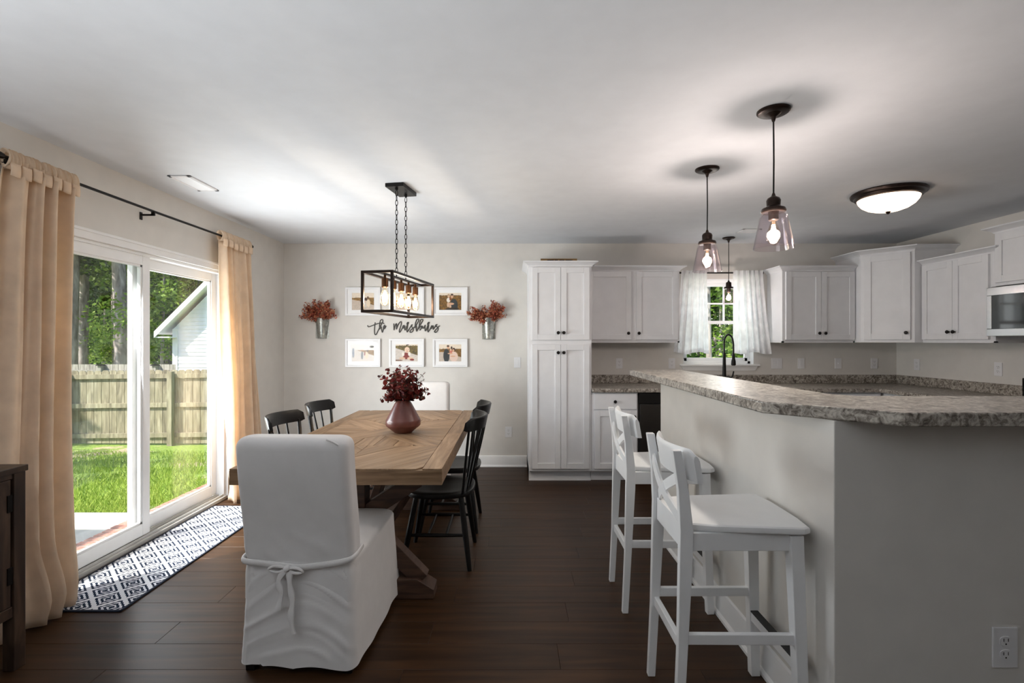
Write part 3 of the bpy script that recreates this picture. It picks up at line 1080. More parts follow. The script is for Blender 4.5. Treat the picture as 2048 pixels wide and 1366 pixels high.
wall_plate('wall_outlet', 'large white outlet on the dark end of the bar wall', 'outlet', (1.603, PY, 0.375), E_, S, 'outlet', s=1.13)

# book-like wooden sign lying on the pantry
ws = thing('wooden_sign', 'small tan wooden block sign on top of the pantry', 'sign', (0.425, 4.98, 2.15), world=True)
MB().box(0.285, 0.645, 4.955, 4.985, 2.1505, 2.192).build('block', 'book_wood', ws, bevel=0.003)
MB().box(0.350, 0.412, 4.9535, 4.955, 2.166, 2.180).box(0.425, 0.455, 4.9535, 4.955, 2.166, 2.180).box(0.47, 0.52, 4.9535, 4.955, 2.166, 2.180).box(0.53, 0.60, 4.9535, 4.955, 2.166, 2.180).build('lettering', 'console_wood', ws)


# ================================================================ DINING TABLE
TX, TY, TZ = -0.845, 3.416, 0.76
HW, HL = 0.51, 1.024
tb = thing('dining_table', 'rustic wooden trestle dining table with patterned plank top', 'table', (TX, TY, 0))
MB().box(-HW, HW, -HL, HL, TZ - 0.078, TZ - 0.007).build('table_slab', 'table_wood', tb, bevel=0.003)


def top_plank(poly, ang):
    """one board of the top: outline in table coordinates, grain along ang"""
    if len(poly) < 3 or poly_area(poly) < 0.0008:
        return
    cx = sum(p[0] for p in poly) / len(poly)
    cy = sum(p[1] for p in poly) / len(poly)
    c, s = math.cos(-ang), math.sin(-ang)
    loc = []
    for p in poly:
        dx, dy = p[0] - cx, p[1] - cy
        L = math.hypot(dx, dy)
        k = max(0.0, (L - 0.0022) / L) if L > 0 else 1
        dx, dy = dx * k, dy * k
        loc.append((dx * c - dy * s, dx * s + dy * c))
    o = MB().prism(loc, -0.007, random.uniform(-0.0006, 0.0010)).build('plank', 'table_wood', tb, bevel=0.0012, seg=1)
    o.location = (cx, cy, TZ)
    o.rotation_euler = (0, 0, ang)


IX = 0.415
for sx in (-1, 1):
    x0, x1 = sorted((sx * IX, sx * HW))
    ysp = -HL + (0.93 if sx > 0 else 1.25)
    for (ya, yb) in ((-HL, ysp), (ysp, HL)):
        top_plank([(x0, ya), (x1, ya), (x1, yb), (x0, yb)], PI / 2)
PYH = 0.49
D1 = math.atan2(PYH, IX)                      # the two diagonals of the middle field
rect = [(-IX, -PYH), (IX, -PYH), (IX, PYH), (-IX, PYH)]
BWD = 0.098


def half(poly, ang, lo, hi):
    """the strip lo <= distance <= hi from the line through the middle at ang"""
    nx, ny = -math.sin(ang), math.cos(ang)
    return clip(clip(poly, nx, ny, hi), -nx, -ny, -lo)


for lo, hi in ((-BWD, 0), (0, BWD)):
    top_plank(half(rect, D1, lo, hi), D1)
D2 = PI - D1
nx1, ny1 = -math.sin(D1), math.cos(D1)
for lo, hi in ((-BWD, 0), (0, BWD)):
    p = half(rect, D2, lo, hi)
    top_plank(clip(p, -nx1, -ny1, -BWD), D2)
    top_plank(clip(p, nx1, ny1, -BWD), D2)
nx2, ny2 = -math.sin(D2), math.cos(D2)
for s1, s2 in ((1, 1), (1, -1), (-1, 1), (-1, -1)):
    reg = clip(rect, -s1 * nx1, -s1 * ny1, -BWD)
    reg = clip(reg, -s2 * nx2, -s2 * ny2, -BWD)
    if len(reg) < 3:
        continue
    cx = sum(p[0] for p in reg) / len(reg)
    cy = sum(p[1] for p in reg) / len(reg)
    vert = abs(cy) > abs(cx)
    for k in range(-5, 5):
        a, b = k * 0.118 + 0.03, (k + 1) * 0.118 + 0.03
        if vert:
            top_plank(clip(clip(reg, 1, 0, b), -1, 0, -a), PI / 2)
        else:
            top_plank(clip(clip(reg, 0, 1, b), 0, -1, -a), 0)
for sy in (-1, 1):
    for sx in (-1, 1):
        y0, y1 = sorted((sy * PYH, sy * HL))
        x0, x1 = sorted((0, sx * IX))
        reg = [(x0, y0), (x1, y0), (x1, y1), (x0, y1)]
        ang = PI / 2 + sx * sy * 0.60
        nx, ny = -math.sin(ang), math.cos(ang)
        for k in range(-14, 14):
            a, b = k * 0.112, (k + 1) * 0.112
            top_plank(clip(clip(reg, nx, ny, b), -nx, -ny, -a), ang)

for sy in (-1, 1):
    yy = sy * 0.70
    t = MB()
    t.beam((-0.40, yy, 0.655), (0.40, yy, 0.655), 0.11, 0.055)
    t.build('top_rail', 'table_base_wood', tb, bevel=0.004)
    ft = MB()
    ft.add([(-0.43, yy - 0.06, 0), (0.43, yy - 0.06, 0), (0.43, yy - 0.06, 0.05), (0.34, yy - 0.06, 0.105), (-0.34, yy - 0.06, 0.105), (-0.43, yy - 0.06, 0.05),
            (-0.43, yy + 0.06, 0), (0.43, yy + 0.06, 0), (0.43, yy + 0.06, 0.05), (0.34, yy + 0.06, 0.105), (-0.34, yy + 0.06, 0.105), (-0.43, yy + 0.06, 0.05)],
           [(0, 1, 2, 3, 4, 5), (11, 10, 9, 8, 7, 6)] + [(i, (i + 1) % 6, 6 + (i + 1) % 6, 6 + i) for i in range(6)])
    ft.build('foot', 'table_base_wood', tb, bevel=0.005)
    MB().box(-0.06, 0.06, yy - 0.05, yy + 0.05, 0.105, 0.628).build('post', 'table_base_wood', tb, bevel=0.004)
    for sx in (-1, 1):
        MB().beam((sx * 0.36, yy, 0.085), (sx * 0.05, yy, 0.40), 0.085, 0.075, up=(0, 1, 0)).build('lower_brace', 'table_base_wood', tb, bevel=0.004)
        MB().beam((sx * 0.05, yy, 0.44), (sx * 0.34, yy, 0.63), 0.085, 0.075, up=(0, 1, 0)).build('upper_brace', 'table_base_wood', tb, bevel=0.004)
MB().box(-0.045, 0.045, -0.66, 0.66, 0.14, 0.23).build('stretcher', 'table_base_wood', tb, bevel=0.004)
MB().beam((0, -0.62, 0.24), (0, 0.1, 0.62), 0.05, 0.07).build('long_brace', 'table_base_wood', tb, bevel=0.004)
MB().beam((0.051, 0.62, 0.24), (0.051, -0.1, 0.62), 0.05, 0.07).build('long_brace', 'table_base_wood', tb, bevel=0.004)


# ================================================================ SPINDLE CHAIRS
def make_spindle_chair(label):
    """local: front is +y"""
    t = thing('spindle_chair', label, 'chair', group='black spindle dining chairs')
    # saddle seat: rounded plate with a dished top
    out = []
    for k in range(48):
        a = 2 * PI * k / 48
        ca, sa = math.cos(a), math.sin(a)
        e = 0.62
        x = 0.222 * math.copysign(abs(ca) ** e, ca) * (1.0 if sa > 0 else 1 - 0.07 * (-sa))
        yv = 0.212 * math.copysign(abs(sa) ** e, sa)
        out.append((x, yv))
    m = MB()
    vs, fs = [], []
    rings = [(0.90, 0.422), (0.985, 0.430), (1.0, 0.442), (0.985, 0.455), (0.93, 0.459), (0.7, 0.453), (0.4, 0.449), (0.1, 0.449)]
    for (s, z) in rings:
        for (x, yv) in out:
            vs.append((x * s, yv * s, z))
    n = 48
    for j in range(len(rings) - 1):
        for k in range(n):
            fs.append((j * n + k, j * n + (k + 1) % n, (j + 1) * n + (k + 1) % n, (j + 1) * n + k))
    fs.append(tuple(range(n)))
    fs.append(tuple((len(rings) - 1) * n + k for k in range(n)))
    m.add(vs, fs).build('seat', 'black_paint', t, smooth=True, angle=50)
    for sx in (-1, 1):
        for sy in (-1, 1):
            top = Vector((sx * 0.145, sy * 0.135, 0.432))
            bot = Vector((sx * 0.215, 0.212 if sy > 0 else -0.195, 0.0))
            MB().tube([bot, bot.lerp(top, 0.03), bot.lerp(top, 0.5), top], [0.0125, 0.0135, 0.0185, 0.0165], 12).build('leg', 'black_paint', t, smooth=True)
        p, q = Vector((sx * 0.180, -0.163, 0.20)), Vector((sx * 0.180, 0.173, 0.20))
        MB().tube([p, p.lerp(q, 0.5), q], [0.009, 0.0115, 0.009], 10).build('stretcher', 'black_paint', t, smooth=True)
    for yy in (-0.05, 0.06):
        MB().tube([(-0.182, yy, 0.20), (0, yy, 0.20), (0.182, yy, 0.20)], [0.007, 0.010, 0.007], 10).build('cross_bar', 'black_paint', t, smooth=True)

    def railp(x, z):
        # bowed and leaning back
        bow = -0.275 + 0.095 * (x / 0.225) ** 2
        return Vector((x, bow - (z - 0.87) * 0.22, z))
    r = MB()
    secs = 20
    vs, fs = [], []
    for i in range(secs + 1):
        x = -0.228 + 0.456 * i / secs
        edge = min(1.0, (1 - abs(2 * i / secs - 1)) * 14)
        zt = 0.880 + 0.028 * (0.35 + 0.65 * min(1, edge))
        zb = 0.828 + 0.010 * (1 - min(1, edge))
        for (z, off) in ((zb, 0.011), (zt - 0.006, 0.011), (zt, 0.005), (zt, -0.005), (zt - 0.006, -0.011), (zb, -0.011)):
            p = railp(x, z)
            vs.append((p.x, p.y + off, p.z))
    for i in range(secs):
        for k in range(6):
            k2 = (k + 1) % 6
            fs.append((i * 6 + k, i * 6 + k2, (i + 1) * 6 + k2, (i + 1) * 6 + k))
    fs += [tuple(range(6)), tuple(secs * 6 + k for k in range(6))]
    r.add(vs, fs).build('top_rail', 'black_paint', t, smooth=True, angle=40)
    for k in range(6):
        f = -1 + 2 * k / 5
        top = railp(f * 0.205, 0.845)
        bot = Vector((f * 0.178, -0.178 + 0.030 * abs(f) ** 2, 0.448))
        if k in (0, 5):
            MB().beam(bot, top, 0.030, 0.016, up=(0, 1, 0), w1=0.034, h1=0.014).build('back_post', 'black_paint', t, bevel=0.004)
        else:
            MB().tube([bot, bot.lerp(top, 0.4), top], [0.0065, 0.0085, 0.006], 10).build('spindle', 'black_paint', t, smooth=True)
    return t


ch = make_spindle_chair('black spindle chair by the bar side, nearer end of table')
ch.location, ch.rotation_euler = (-0.448, 3.20, 0), (0, 0, PI / 2)
dup(ch, (-0.448, 3.785, 0), PI / 2, 'black spindle chair by the bar side, half hidden behind another')
dup(ch, (-1.262, 3.205, 0), -PI / 2, 'black spindle chair on the patio door side, behind the white slipcovered chair')
dup(ch, (-1.262, 3.80, 0), -PI / 2, 'black spindle chair on the patio door side, close to the picture wall')


# ================================================================ SLIPCOVERED CHAIRS
def rrect(hx, y0, y1, r, n):
    """rounded rectangle, points spread evenly along the outline, starting at the back middle"""
    pts = []
    r = min(r, hx * 0.95, (y1 - y0) * 0.48)
    segs = [((0, y0), (hx - r, y0)), ('arc', hx - r, y0 + r, -90, 0), ((hx, y0 + r), (hx, y1 - r)), ('arc', hx - r, y1 - r, 0, 90),
            ((hx - r, y1), (-hx + r, y1)), ('arc', -hx + r, y1 - r, 90, 180), ((-hx, y1 - r), (-hx, y0 + r)), ('arc', -hx + r, y0 + r, 180, 270), ((-hx + r, y0), (0, y0))]
    cnt = [n // 8, n // 16, n // 8 * 2, n // 16, n // 8 * 2, n // 16, n // 8 * 2, n // 16, n // 8]
    for s, c in zip(segs, cnt):
        for i in range(c):
            t = i / c
            if s[0] == 'arc':
                a = math.radians(s[3] + (s[4] - s[3]) * t)
                pts.append((s[1] + r * math.cos(a), s[2] + r * math.sin(a)))
            else:
                pts.append((s[0][0] + (s[1][0] - s[0][0]) * t, s[0][1] + (s[1][1] - s[0][1]) * t))
    return pts


def sm(a, b, x):
    t = max(0, min(1, (x - a) / (b - a)))
    return t * t * (3 - 2 * t)


def make_slip_chair(label):
    t = thing('slipcovered_chair', label, 'chair', group='white slipcovered parsons chairs')
    n = 128
    # skirt: from hem to seat, covers back legs too
    m = MB()
    vs, fs = [], []
    levels = [0.028 + (0.455 - 0.028) * i / 44 for i in range(45)] + [0.468, 0.478, 0.484, 0.487]
    shr = [0] * 45 + [0.006, 0.02, 0.045, 0.10]
    for li, z in enumerate(levels):
        f = 1 - z / 0.46
        f = max(0, f)
        hx = 0.232 + 0.020 * f ** 1.4 - shr[li]
        y0 = -0.300 - 0.012 * f + shr[li] * 0.2
        y1 = 0.335 + 0.065 * f ** 1.2 - shr[li]
        ring = rrect(hx, y0, y1, 0.045, n)
        cx, cy = 0, (y0 + y1) / 2
        for k, (x, yv) in enumerate(ring):
            d = Vector((x, (yv - cy) * 0.7))
            d = d.normalized() if d.length > 1e-6 else Vector((0, 0))
            back = sm(-0.26, -0.295, yv)
            amp = 0.0
            # swags hanging between the back corners, below the tie
            ph = (z + 0.11 * (x / 0.24) ** 2 - 0.02 * x / 0.24) * 62 + 2.2 * mnoise.noise(Vector((x * 5, z * 5, 1.3)))
            env = sm(0.03, 0.10, z) * (1 - sm(0.40, 0.455, z)) * (0.30 + 0.70 * abs(x / 0.24))
            amp += back * env * (1 - 0.8 * sm(0.195, 0.235, abs(x))) * 0.0075 * ((1 - abs(math.sin(ph * 0.55))) ** 2 + 0.6 * (1 - abs(math.sin(ph * 0.9 + 4 * x + 1))) ** 3)
            # soft vertical drape on the sides and the front
            amp += (1 - back) * f * 0.003 * math.sin(yv * 26 + x * 20)
            amp += 0.0014 * mnoise.noise(Vector((x * 9, yv * 9, z * 7)))
            zz = z
            if li == 0:
                zz = z + 0.006 * math.sin(k * 0.3) + (0.012 if (x < -0.15 and yv < -0.2) else 0)
            vs.append((x + d.x * amp, yv + d.y * amp, zz))
    n = len(ring)
    for j in range(len(levels) - 1):
        for k in range(n):
            fs.append((j * n + k, j * n + (k + 1) % n, (j + 1) * n + (k + 1) % n, (j + 1) * n + k))
    fs.append(tuple((len(levels) - 1) * n + k for k in range(n)))
    m.add(vs, fs)
    m.build('seat_skirt', 'slipcover', t, smooth=True, angle=70)
    # back
    m = MB()
    vs, fs = [], []
    zs = [0.30 + (0.945 - 0.30) * i / 46 for i in range(47)] + [0.957, 0.966, 0.974, 0.979, 0.982, 0.983]
    ins = [0] * 47 + [0.0025, 0.006, 0.012, 0.019, 0.027, 0.033]
    for li, z in enumerate(zs):
        lean = -0.072 * sm(0.42, 1.0, z)
        pinch = 0.010 * math.exp(-((z - 0.455) / 0.03) ** 2)
        hx = 0.2345 - 0.002 * sm(0.5, 0.98, z) - pinch * 0.5 - ins[li]
        y0 = -0.304 + lean + pinch * 0.6 + ins[li]
        y1 = y0 + 0.118 - 1.6 * ins[li]
        ring = rrect(hx, y0, y1, 0.036, 128)
        for (x, yv) in ring:
            back = 1.0 if yv < (y0 + y1) / 2 else 0.2
            w = 0.0008 * mnoise.noise(Vector((x * 9, z * 6, 4.1)))
            # gathers just above the tie
            env = sm(0.72, 0.47, z) * sm(0.45, 0.475, z)
            w += env * 0.009 * max(0.0, mnoise.noise(Vector((x * 15 + z * 14, z * 6 - x * 6, 9.0)))) ** 1.3
            vs.append((x * (1 + w * 0.5), yv - back * w, z))
    n = len(ring)
    for j in range(len(zs) - 1):
        for k in range(n):
            fs.append((j * n + k, j * n + (k + 1) % n, (j + 1) * n + (k + 1) % n, (j + 1) * n + k))
    fs.append(tuple((len(zs) - 1) * n + k for k in range(n)))
    m.add(vs, fs)
    m.build('back_cover', 'slipcover', t, smooth=True, angle=70)
    # seam ridge on a top corner
    MB().tube(crom([(0.150, -0.366, 0.979), (0.18, -0.378, 0.972), (0.20, -0.374, 0.958)], 4), 0.0035, 6).build('seam_pucker', 'slipcover', t, smooth=True)
    # tie: band, knot, loops and two tails
    bandp = crom([(0.238, -0.20, 0.492), (0.238, -0.288, 0.486), (0.205, -0.316, 0.474), (0.08, -0.316, 0.452), (0.0, -0.318, 0.446), (-0.12, -0.317, 0.458), (-0.205, -0.316, 0.464), (-0.238, -0.288, 0.466), (-0.238, -0.20, 0.47)], 6)
    MB().tube(bandp, 0.0125, 8, flat=(0.5, 0.5, 1.0)).build('tie_band', 'slipcover', t, smooth=True)
    kx, kz = -0.028, 0.446
    kn = MB().lathe([(0.0, -0.016), (0.011, -0.012), (0.015, 0.0), (0.011, 0.012), (0.0, 0.016)], (kx, -0.330, kz), 12, (1, 0, 0.35))
    kn.tube(crom([(kx, -0.328, kz), (kx - 0.045, -0.338, kz + 0.012), (kx - 0.075, -0.334, kz - 0.004), (kx - 0.04, -0.332, kz - 0.016), (kx, -0.328, kz - 0.004)], 5), 0.006, 7)
    kn.tube(crom([(kx, -0.328, kz), (kx + 0.045, -0.338, kz + 0.004), (kx + 0.065, -0.334, kz - 0.012), (kx + 0.03, -0.332, kz - 0.018), (kx, -0.328, kz - 0.004)], 5), 0.006, 7)
    kn.build('bow', 'slipcover', t, smooth=True)
    for pts in ([(kx - 0.012, -0.330, kz - 0.008), (kx - 0.034, -0.335, kz - 0.05), (kx - 0.024, -0.334, kz - 0.10), (kx - 0.036, -0.336, kz - 0.165)],
                [(kx + 0.010, -0.330, kz - 0.008), (kx + 0.012, -0.336, kz - 0.06), (kx + 0.024, -0.335, kz - 0.13), (kx + 0.018, -0.337, kz - 0.19), (kx + 0.028, -0.336, kz - 0.262)]):
        p = crom(pts, 6)
        MB().tube(p, [0.0115 + 0.0025 * math.sin(i * 0.8) for i in range(len(p))], 8, flat=(1, 0.4, 1)).build('tie_tail', 'slipcover', t, smooth=True)
    for sx in (-1, 1):
        for yv in (-0.275, 0.30):
            MB().box(sx * 0.205 - 0.02, sx * 0.205 + 0.02, yv - 0.02, yv + 0.02, 0, 0.045).build('leg', 'black_paint', t, bevel=0.003)
    return t


sc = make_slip_chair('white slipcovered chair with tied bow, back turned to the camera')
sc.location, sc.rotation_euler = (-0.872, 2.365, 0), (0, 0, -0.045)
dup(sc, (-0.822, 4.50, 0), PI + 0.03, 'white slipcovered chair at the far head of the table under the pictures')


# ================================================================ BAR STOOLS
def make_stool(label):
    t = thing('bar_stool', label, 'stool', group='white cross-back bar stools')
    M_ = 'stool_white'
    # back legs run up into the back posts; local front = +y
    for sx in (-1, 1):
        prof = [(-0.232, 0.0), (-0.217, 0.30), (-0.205, 0.62), (-0.203, 0.72), (-0.214, 0.86), (-0.236, 0.995)]
        m = MB()
        vs, fs = [], []
        wid = [0.030, 0.034, 0.046, 0.046, 0.036, 0.030]
        for (yv, z), w in zip(prof, wid):
            xx = sx * (0.166 - 0.004 * z)
            for (dx, dy) in ((-0.0135, -w / 2), (0.0135, -w / 2), (0.0135, w / 2), (-0.0135, w / 2)):
                vs.append((xx + dx, yv + dy, z))
        for j in range(len(prof) - 1):
            for k in range(4):
                fs.append((j * 4 + k, j * 4 + (k + 1) % 4, (j + 1) * 4 + (k + 1) % 4, (j + 1) * 4 + k))
        fs += [(3, 2, 1, 0), tuple((len(prof) - 1) * 4 + k for k in range(4))]
        m.add(vs, fs).build('back_leg', M_, t, bevel=0.003)
        MB().beam((sx * 0.172, 0.195, 0.0), (sx * 0.160, 0.172, 0.705), 0.036, 0.036, up=(0, 1, 0), w1=0.046, h1=0.046).build('front_leg', M_, t, bevel=0.003)
        MB().beam((sx * 0.160, -0.195, 0.680), (sx * 0.160, 0.165, 0.680), 0.020, 0.062).build('side_apron', M_, t, bevel=0.002)
        MB().beam((sx * 0.163, -0.215, 0.345), (sx * 0.166, 0.185, 0.345), 0.020, 0.036).build('side_stretcher', M_, t, bevel=0.003)
    MB().box(-0.15, 0.15, 0.155, 0.177, 0.649, 0.711).build('front_apron', M_, t, bevel=0.002)
    MB().box(-0.155, 0.155, -0.212, -0.192, 0.645, 0.735).build('back_apron', M_, t, bevel=0.002)
    MB().box(-0.155, 0.155, -0.222, -0.202, 0.290, 0.328).build('back_stretcher', M_, t, bevel=0.003)
    fr = MB().box(-0.156, 0.156, 0.172, 0.196, 0.230, 0.268).build('footrest', M_, t, bevel=0.003)
    MB().box(-0.152, 0.152, 0.169, 0.199, 0.2685, 0.274).box(-0.152, 0.152, 0.197, 0.200, 0.255, 0.2685).build('wear_strip', 'rubber', fr, bevel=0.001)
    # seat
    m = MB()
    vs, fs = [], []
    ou = []
    pl = [(-0.150, -0.190), (0.150, -0.190), (0.172, -0.10), (0.198, 0.19), (0.185, 0.215), (0.09, 0.228), (-0.09, 0.228), (-0.185, 0.215), (-0.198, 0.19), (-0.172, -0.10)]
    rings = [(0.965, 0.711), (0.995, 0.716), (1.0, 0.724), (0.99, 0.733), (0.96, 0.737), (0.6, 0.733), (0.2, 0.730)]
    n = len(pl)
    for (s, z) in rings:
        for (x, yv) in pl:
            vs.append((x * s, 0.015 + (yv - 0.015) * s, z))
    for j in range(len(rings) - 1):
        for k in range(n):
            fs.append((j * n + k, j * n + (k + 1) % n, (j + 1) * n + (k + 1) % n, (j + 1) * n + k))
    fs += [tuple(range(n)), tuple((len(rings) - 1) * n + k for k in range(n))]
    m.add(vs, fs).build('seat', M_, t, smooth=True, angle=28)
    # curved top rail, fixed to the front of the posts
    def ry(x, z):
        return -0.222 + 0.050 * (x / 0.2) ** 2 - (z - 0.93) * 0.17
    secs = 18
    vs, fs = [], []
    prof = [(0.888, 0.010), (0.985, 0.010), (0.997, 0.006), (1.002, 0.0), (0.997, -0.006), (0.985, -0.010), (0.888, -0.010)]
    for i in range(secs + 1):
        x = -0.200 + 0.400 * i / secs
        e = abs(2 * i / secs - 1)
        drop = 0.020 * max(0, (e - 0.90) / 0.10) ** 2
        for (z, o) in prof:
            z2 = z - drop if z > 0.95 else z + 0.004 * (1 - e * e) * 2
            vs.append((x, ry(x, z2) + o, z2))
    k_ = len(prof)
    for i in range(secs):
        for k in range(k_):
            k2 = (k + 1) % k_
            fs.append((i * k_ + k, i * k_ + k2, (i + 1) * k_ + k2, (i + 1) * k_ + k))
    fs += [tuple(range(k_)), tuple(secs * k_ + k for k in range(k_))]
    MB().add(vs, fs).build('top_rail', M_, t, smooth=True, angle=40)
    # crossing slats
    for sx in (-1, 1):
        vs, fs = [], []
        for i in range(13):
            f = i / 12
            z = 0.742 + (0.900 - 0.742) * f
            x = sx * (-0.150 + 0.300 * f)
            yv = -0.205 - 0.018 * math.sin(PI * f) - (z - 0.74) * 0.11 + (0.004 if sx > 0 else -0.004)
            for (a, b) in ((-0.019, -0.005), (0.019, -0.005), (0.019, 0.005), (-0.019, 0.005)):
                vs.append((x + sx * a * 0.47, yv + b, z - a * 0.88))
        for i in range(12):
            for k in range(4):
                k2 = (k + 1) % 4
                fs.append((i * 4 + k, i * 4 + k2, (i + 1) * 4 + k2, (i + 1) * 4 + k))
        fs += [(0, 1, 2, 3), (48, 49, 50, 51)]
        MB().add(vs, fs).build('cross_slat', M_, t, smooth=True, angle=40)
    return t


st = make_stool('white cross-back bar stool nearest the clipped bar corner')
st.location, st.rotation_euler = (0.803, 1.890, 0), (0, 0, -PI / 2)
dup(st, (0.803, 2.695, 0), -PI / 2, 'white cross-back bar stool farther along the bar, toward the dishwasher')

# ================================================================ CONSOLE
co = thing('console_cabinet', 'dark brown rustic wooden console cabinet beside the tan curtain', 'cabinet', (-2.26, 1.4, 0), world=True)
cx0, cx1, cy0, cy1 = -2.47, -2.066, 0.75, 2.125
MB().box(cx0, cx1 + 0.006, cy0 - 0.01, cy1 + 0.006, 0.822, 0.848).build('top', 'console_wood', co, bevel=0.003)
MB().box(cx0 + 0.01, cx1 - 0.03, cy0 + 0.02, cy1 - 0.02, 0.225, 0.8215).build('body', 'console_wood', co, bevel=0.002)
for yv in (cy0, cy1 - 0.05):
    for xv in (cx0, cx1 - 0.05):
        MB().box(xv, xv + 0.05, yv, yv + 0.05, 0, 0.8215).build('leg', 'console_wood', co, bevel=0.003)
MB().box(cx1 - 0.032, cx1 - 0.006, cy0 + 0.05, cy1 - 0.05, 0.225, 0.27).box(cx1 - 0.032, cx1 - 0.006, cy0 + 0.05, cy1 - 0.05, 0.80, 0.8215).build('face_frame', 'console_wood', co, bevel=0.002)
for (a, b) in ((cy0 + 0.055, 1.43), (1.44, cy1 - 0.056)):
    d = MB().box(cx1 - 0.030, cx1 - 0.008, a, a + 0.075, 0.272, 0.798).box(cx1 - 0.030, cx1 - 0.008, b - 0.075, b, 0.272, 0.798)
    d.box(cx1 - 0.030, cx1 - 0.008, a + 0.075, b - 0.075, 0.272, 0.345).box(cx1 - 0.030, cx1 - 0.008, a + 0.075, b - 0.075, 0.725, 0.798).box(cx1 - 0.028, cx1 - 0.018, a + 0.07, b - 0.07, 0.34, 0.73)
    do = d.build('door', 'console_wood', co, bevel=0.002)
    hy = b - 0.004 if b > 1.5 else a + 0.004
    for hz in (0.40, 0.70):
        MB().box(cx1 - 0.008, cx1 - 0.004, hy - 0.012, hy + 0.008, hz - 0.035, hz + 0.035).build('hinge', 'black_metal', do)

# ================================================================ RUG
ru = thing('runner_rug', 'navy and white diamond lattice runner rug at the patio door', 'rug', (-2.225, 3.34, 0))
MB().box(-0.235, 0.235, -0.80, 0.80, 0.0005, 0.0075).build('pile', 'rug_pattern', ru)
MB().box(-0.247, -0.234, -0.812, 0.812, 0.0005, 0.0085).box(0.234, 0.247, -0.812, 0.812, 0.0005, 0.0085).box(-0.247, 0.247, -0.812, -0.799, 0.0005, 0.0085).box(-0.247, 0.247, 0.799, 0.812, 0.0005, 0.0085).build('binding', 'rug_border', ru, bevel=0.002)

# ================================================================ CURTAINS
CX, CZ = -2.415, 2.250


def make_curtain(name, label, y_top, y_bot, x_bot, folds, amp0, amp1, seed, ntabs, zbot=0.012):
    t = thing(name, label, 'curtain', (CX, (y_top[0] + y_top[1]) / 2, 0), world=True, group='tan patio door curtains')
    rnd = random.Random(seed)
    ph = [rnd.uniform(0, 6.28) for _ in range(8)]

    def fn(u, v):
        z = 2.205 + (zbot - 2.205) * v
        ya = y_top[0] + (y_bot[0] - y_top[0]) * v ** 0.8
        yb = y_top[1] + (y_bot[1] - y_top[1]) * v ** 0.8
        yv = ya + (yb - ya) * u
        a = amp0 + (amp1 - amp0) * v ** 0.9
        uu = u + 0.035 * math.sin(2 * PI * u * 1.7 + ph[0]) + 0.02 * math.sin(v * 4 + ph[1])
        x = CX + (x_bot - CX) * v ** 1.7
        x += a * math.sin(2 * PI * folds * uu + ph[2] + 0.5 * v) + 0.35 * a * math.sin(2 * PI * folds * 2.3 * uu + ph[3] + v * 2)
        x += 0.010 * v * math.sin(7 * v + ph[4] + u * 5)
        # the cloth bulges and breaks near the floor
        x += 0.05 * sm(0.82, 0.95, v) * (1 - sm(0.95, 1.0, v) * 0.6) * math.sin(PI * u)
        yv += 0.012 * v * math.cos(2 * PI * folds * uu + ph[5])
        return (max(x, XL + 0.026), yv, z)
    o = MB().grid(fn, 120, 60).build('panel', 'curtain_tan', t, smooth=True, angle=80)
    sd = o.modifiers.new('cloth', 'SOLIDIFY')
    sd.thickness = 0.003

    def fh(u, v):
        yv = y_top[0] + (y_top[1] - y_top[0]) * u
        a = 2 * PI * v
        w = 0.0045 * math.sin(2 * PI * u * (folds * 5)) + 0.002 * math.sin(2 * PI * u * folds * 11 + 1)
        rx, rz = 0.024 + w, 0.040 + w * 1.6
        return (CX + rx * math.cos(a), yv + 0.004 * math.sin(a * 2 + u * 60), CZ - 0.004 + rz * math.sin(a))
    MB().grid(fh, 150, 18).build('gathered_heading', 'curtain_tan', t, smooth=True, angle=80)
    for k in range(ntabs):
        a = y_top[0] + (y_top[1] - y_top[0]) * (k + 0.07) / ntabs
        b = y_top[0] + (y_top[1] - y_top[0]) * (k + 0.93) / ntabs
        dz = rnd.uniform(-0.006, 0.006)

        def ft(u, v, a=a, b=b, dz=dz):
            return (CX + 0.028 + 0.010 * math.sin(PI * u) + 0.003 * math.sin(v * 3), a + (b - a) * u, 2.166 + 0.062 * v + dz - 0.006 * math.sin(PI * u))
        to = MB().grid(ft, 8, 4).build('tab', 'curtain_tan', t, smooth=True)
        sd = to.modifiers.new('cloth', 'SOLIDIFY')
        sd.thickness = 0.003
    return t


make_curtain('door_curtain', 'tan curtain panel next to the dark console cabinet', (2.375, 2.762), (2.20, 2.655), -2.325, 4.5, 0.034, 0.056, 3, 7)
make_curtain('door_curtain', 'tan curtain panel between patio door and picture wall', (4.125, 4.60), (4.19, 4.72), -2.375, 5.0, 0.024, 0.046, 11, 6)
rd = thing('curtain_rod', 'thin black curtain rod above the patio door', 'curtain rod', (CX, 3.49, CZ), world=True)
MB().tube([(CX, 2.36, CZ), (CX, 3.46, CZ - 0.004), (CX, 4.615, CZ)], 0.0085, 12).build('rod', 'black_metal', rd, smooth=True)
for yv in (2.352, 4.63):
    MB().lathe([(0.0, -0.022), (0.014, -0.018), (0.017, 0), (0.014, 0.018), (0.0, 0.022)], (CX, yv, CZ), 14, (0, 1, 0)).build('finial', 'black_metal', rd, smooth=True)
for yv in (2.39, 3.366, 4.585):
    MB().box(XL, XL + 0.006, yv - 0.01, yv + 0.01, CZ - 0.06, CZ - 0.01).box(XL + 0.005, CX, yv - 0.004, yv + 0.004, CZ - 0.034, CZ - 0.022).box(CX - 0.012, CX + 0.012, yv - 0.004, yv + 0.004, CZ - 0.034, CZ - 0.008).build('bracket', 'black_metal', rd)

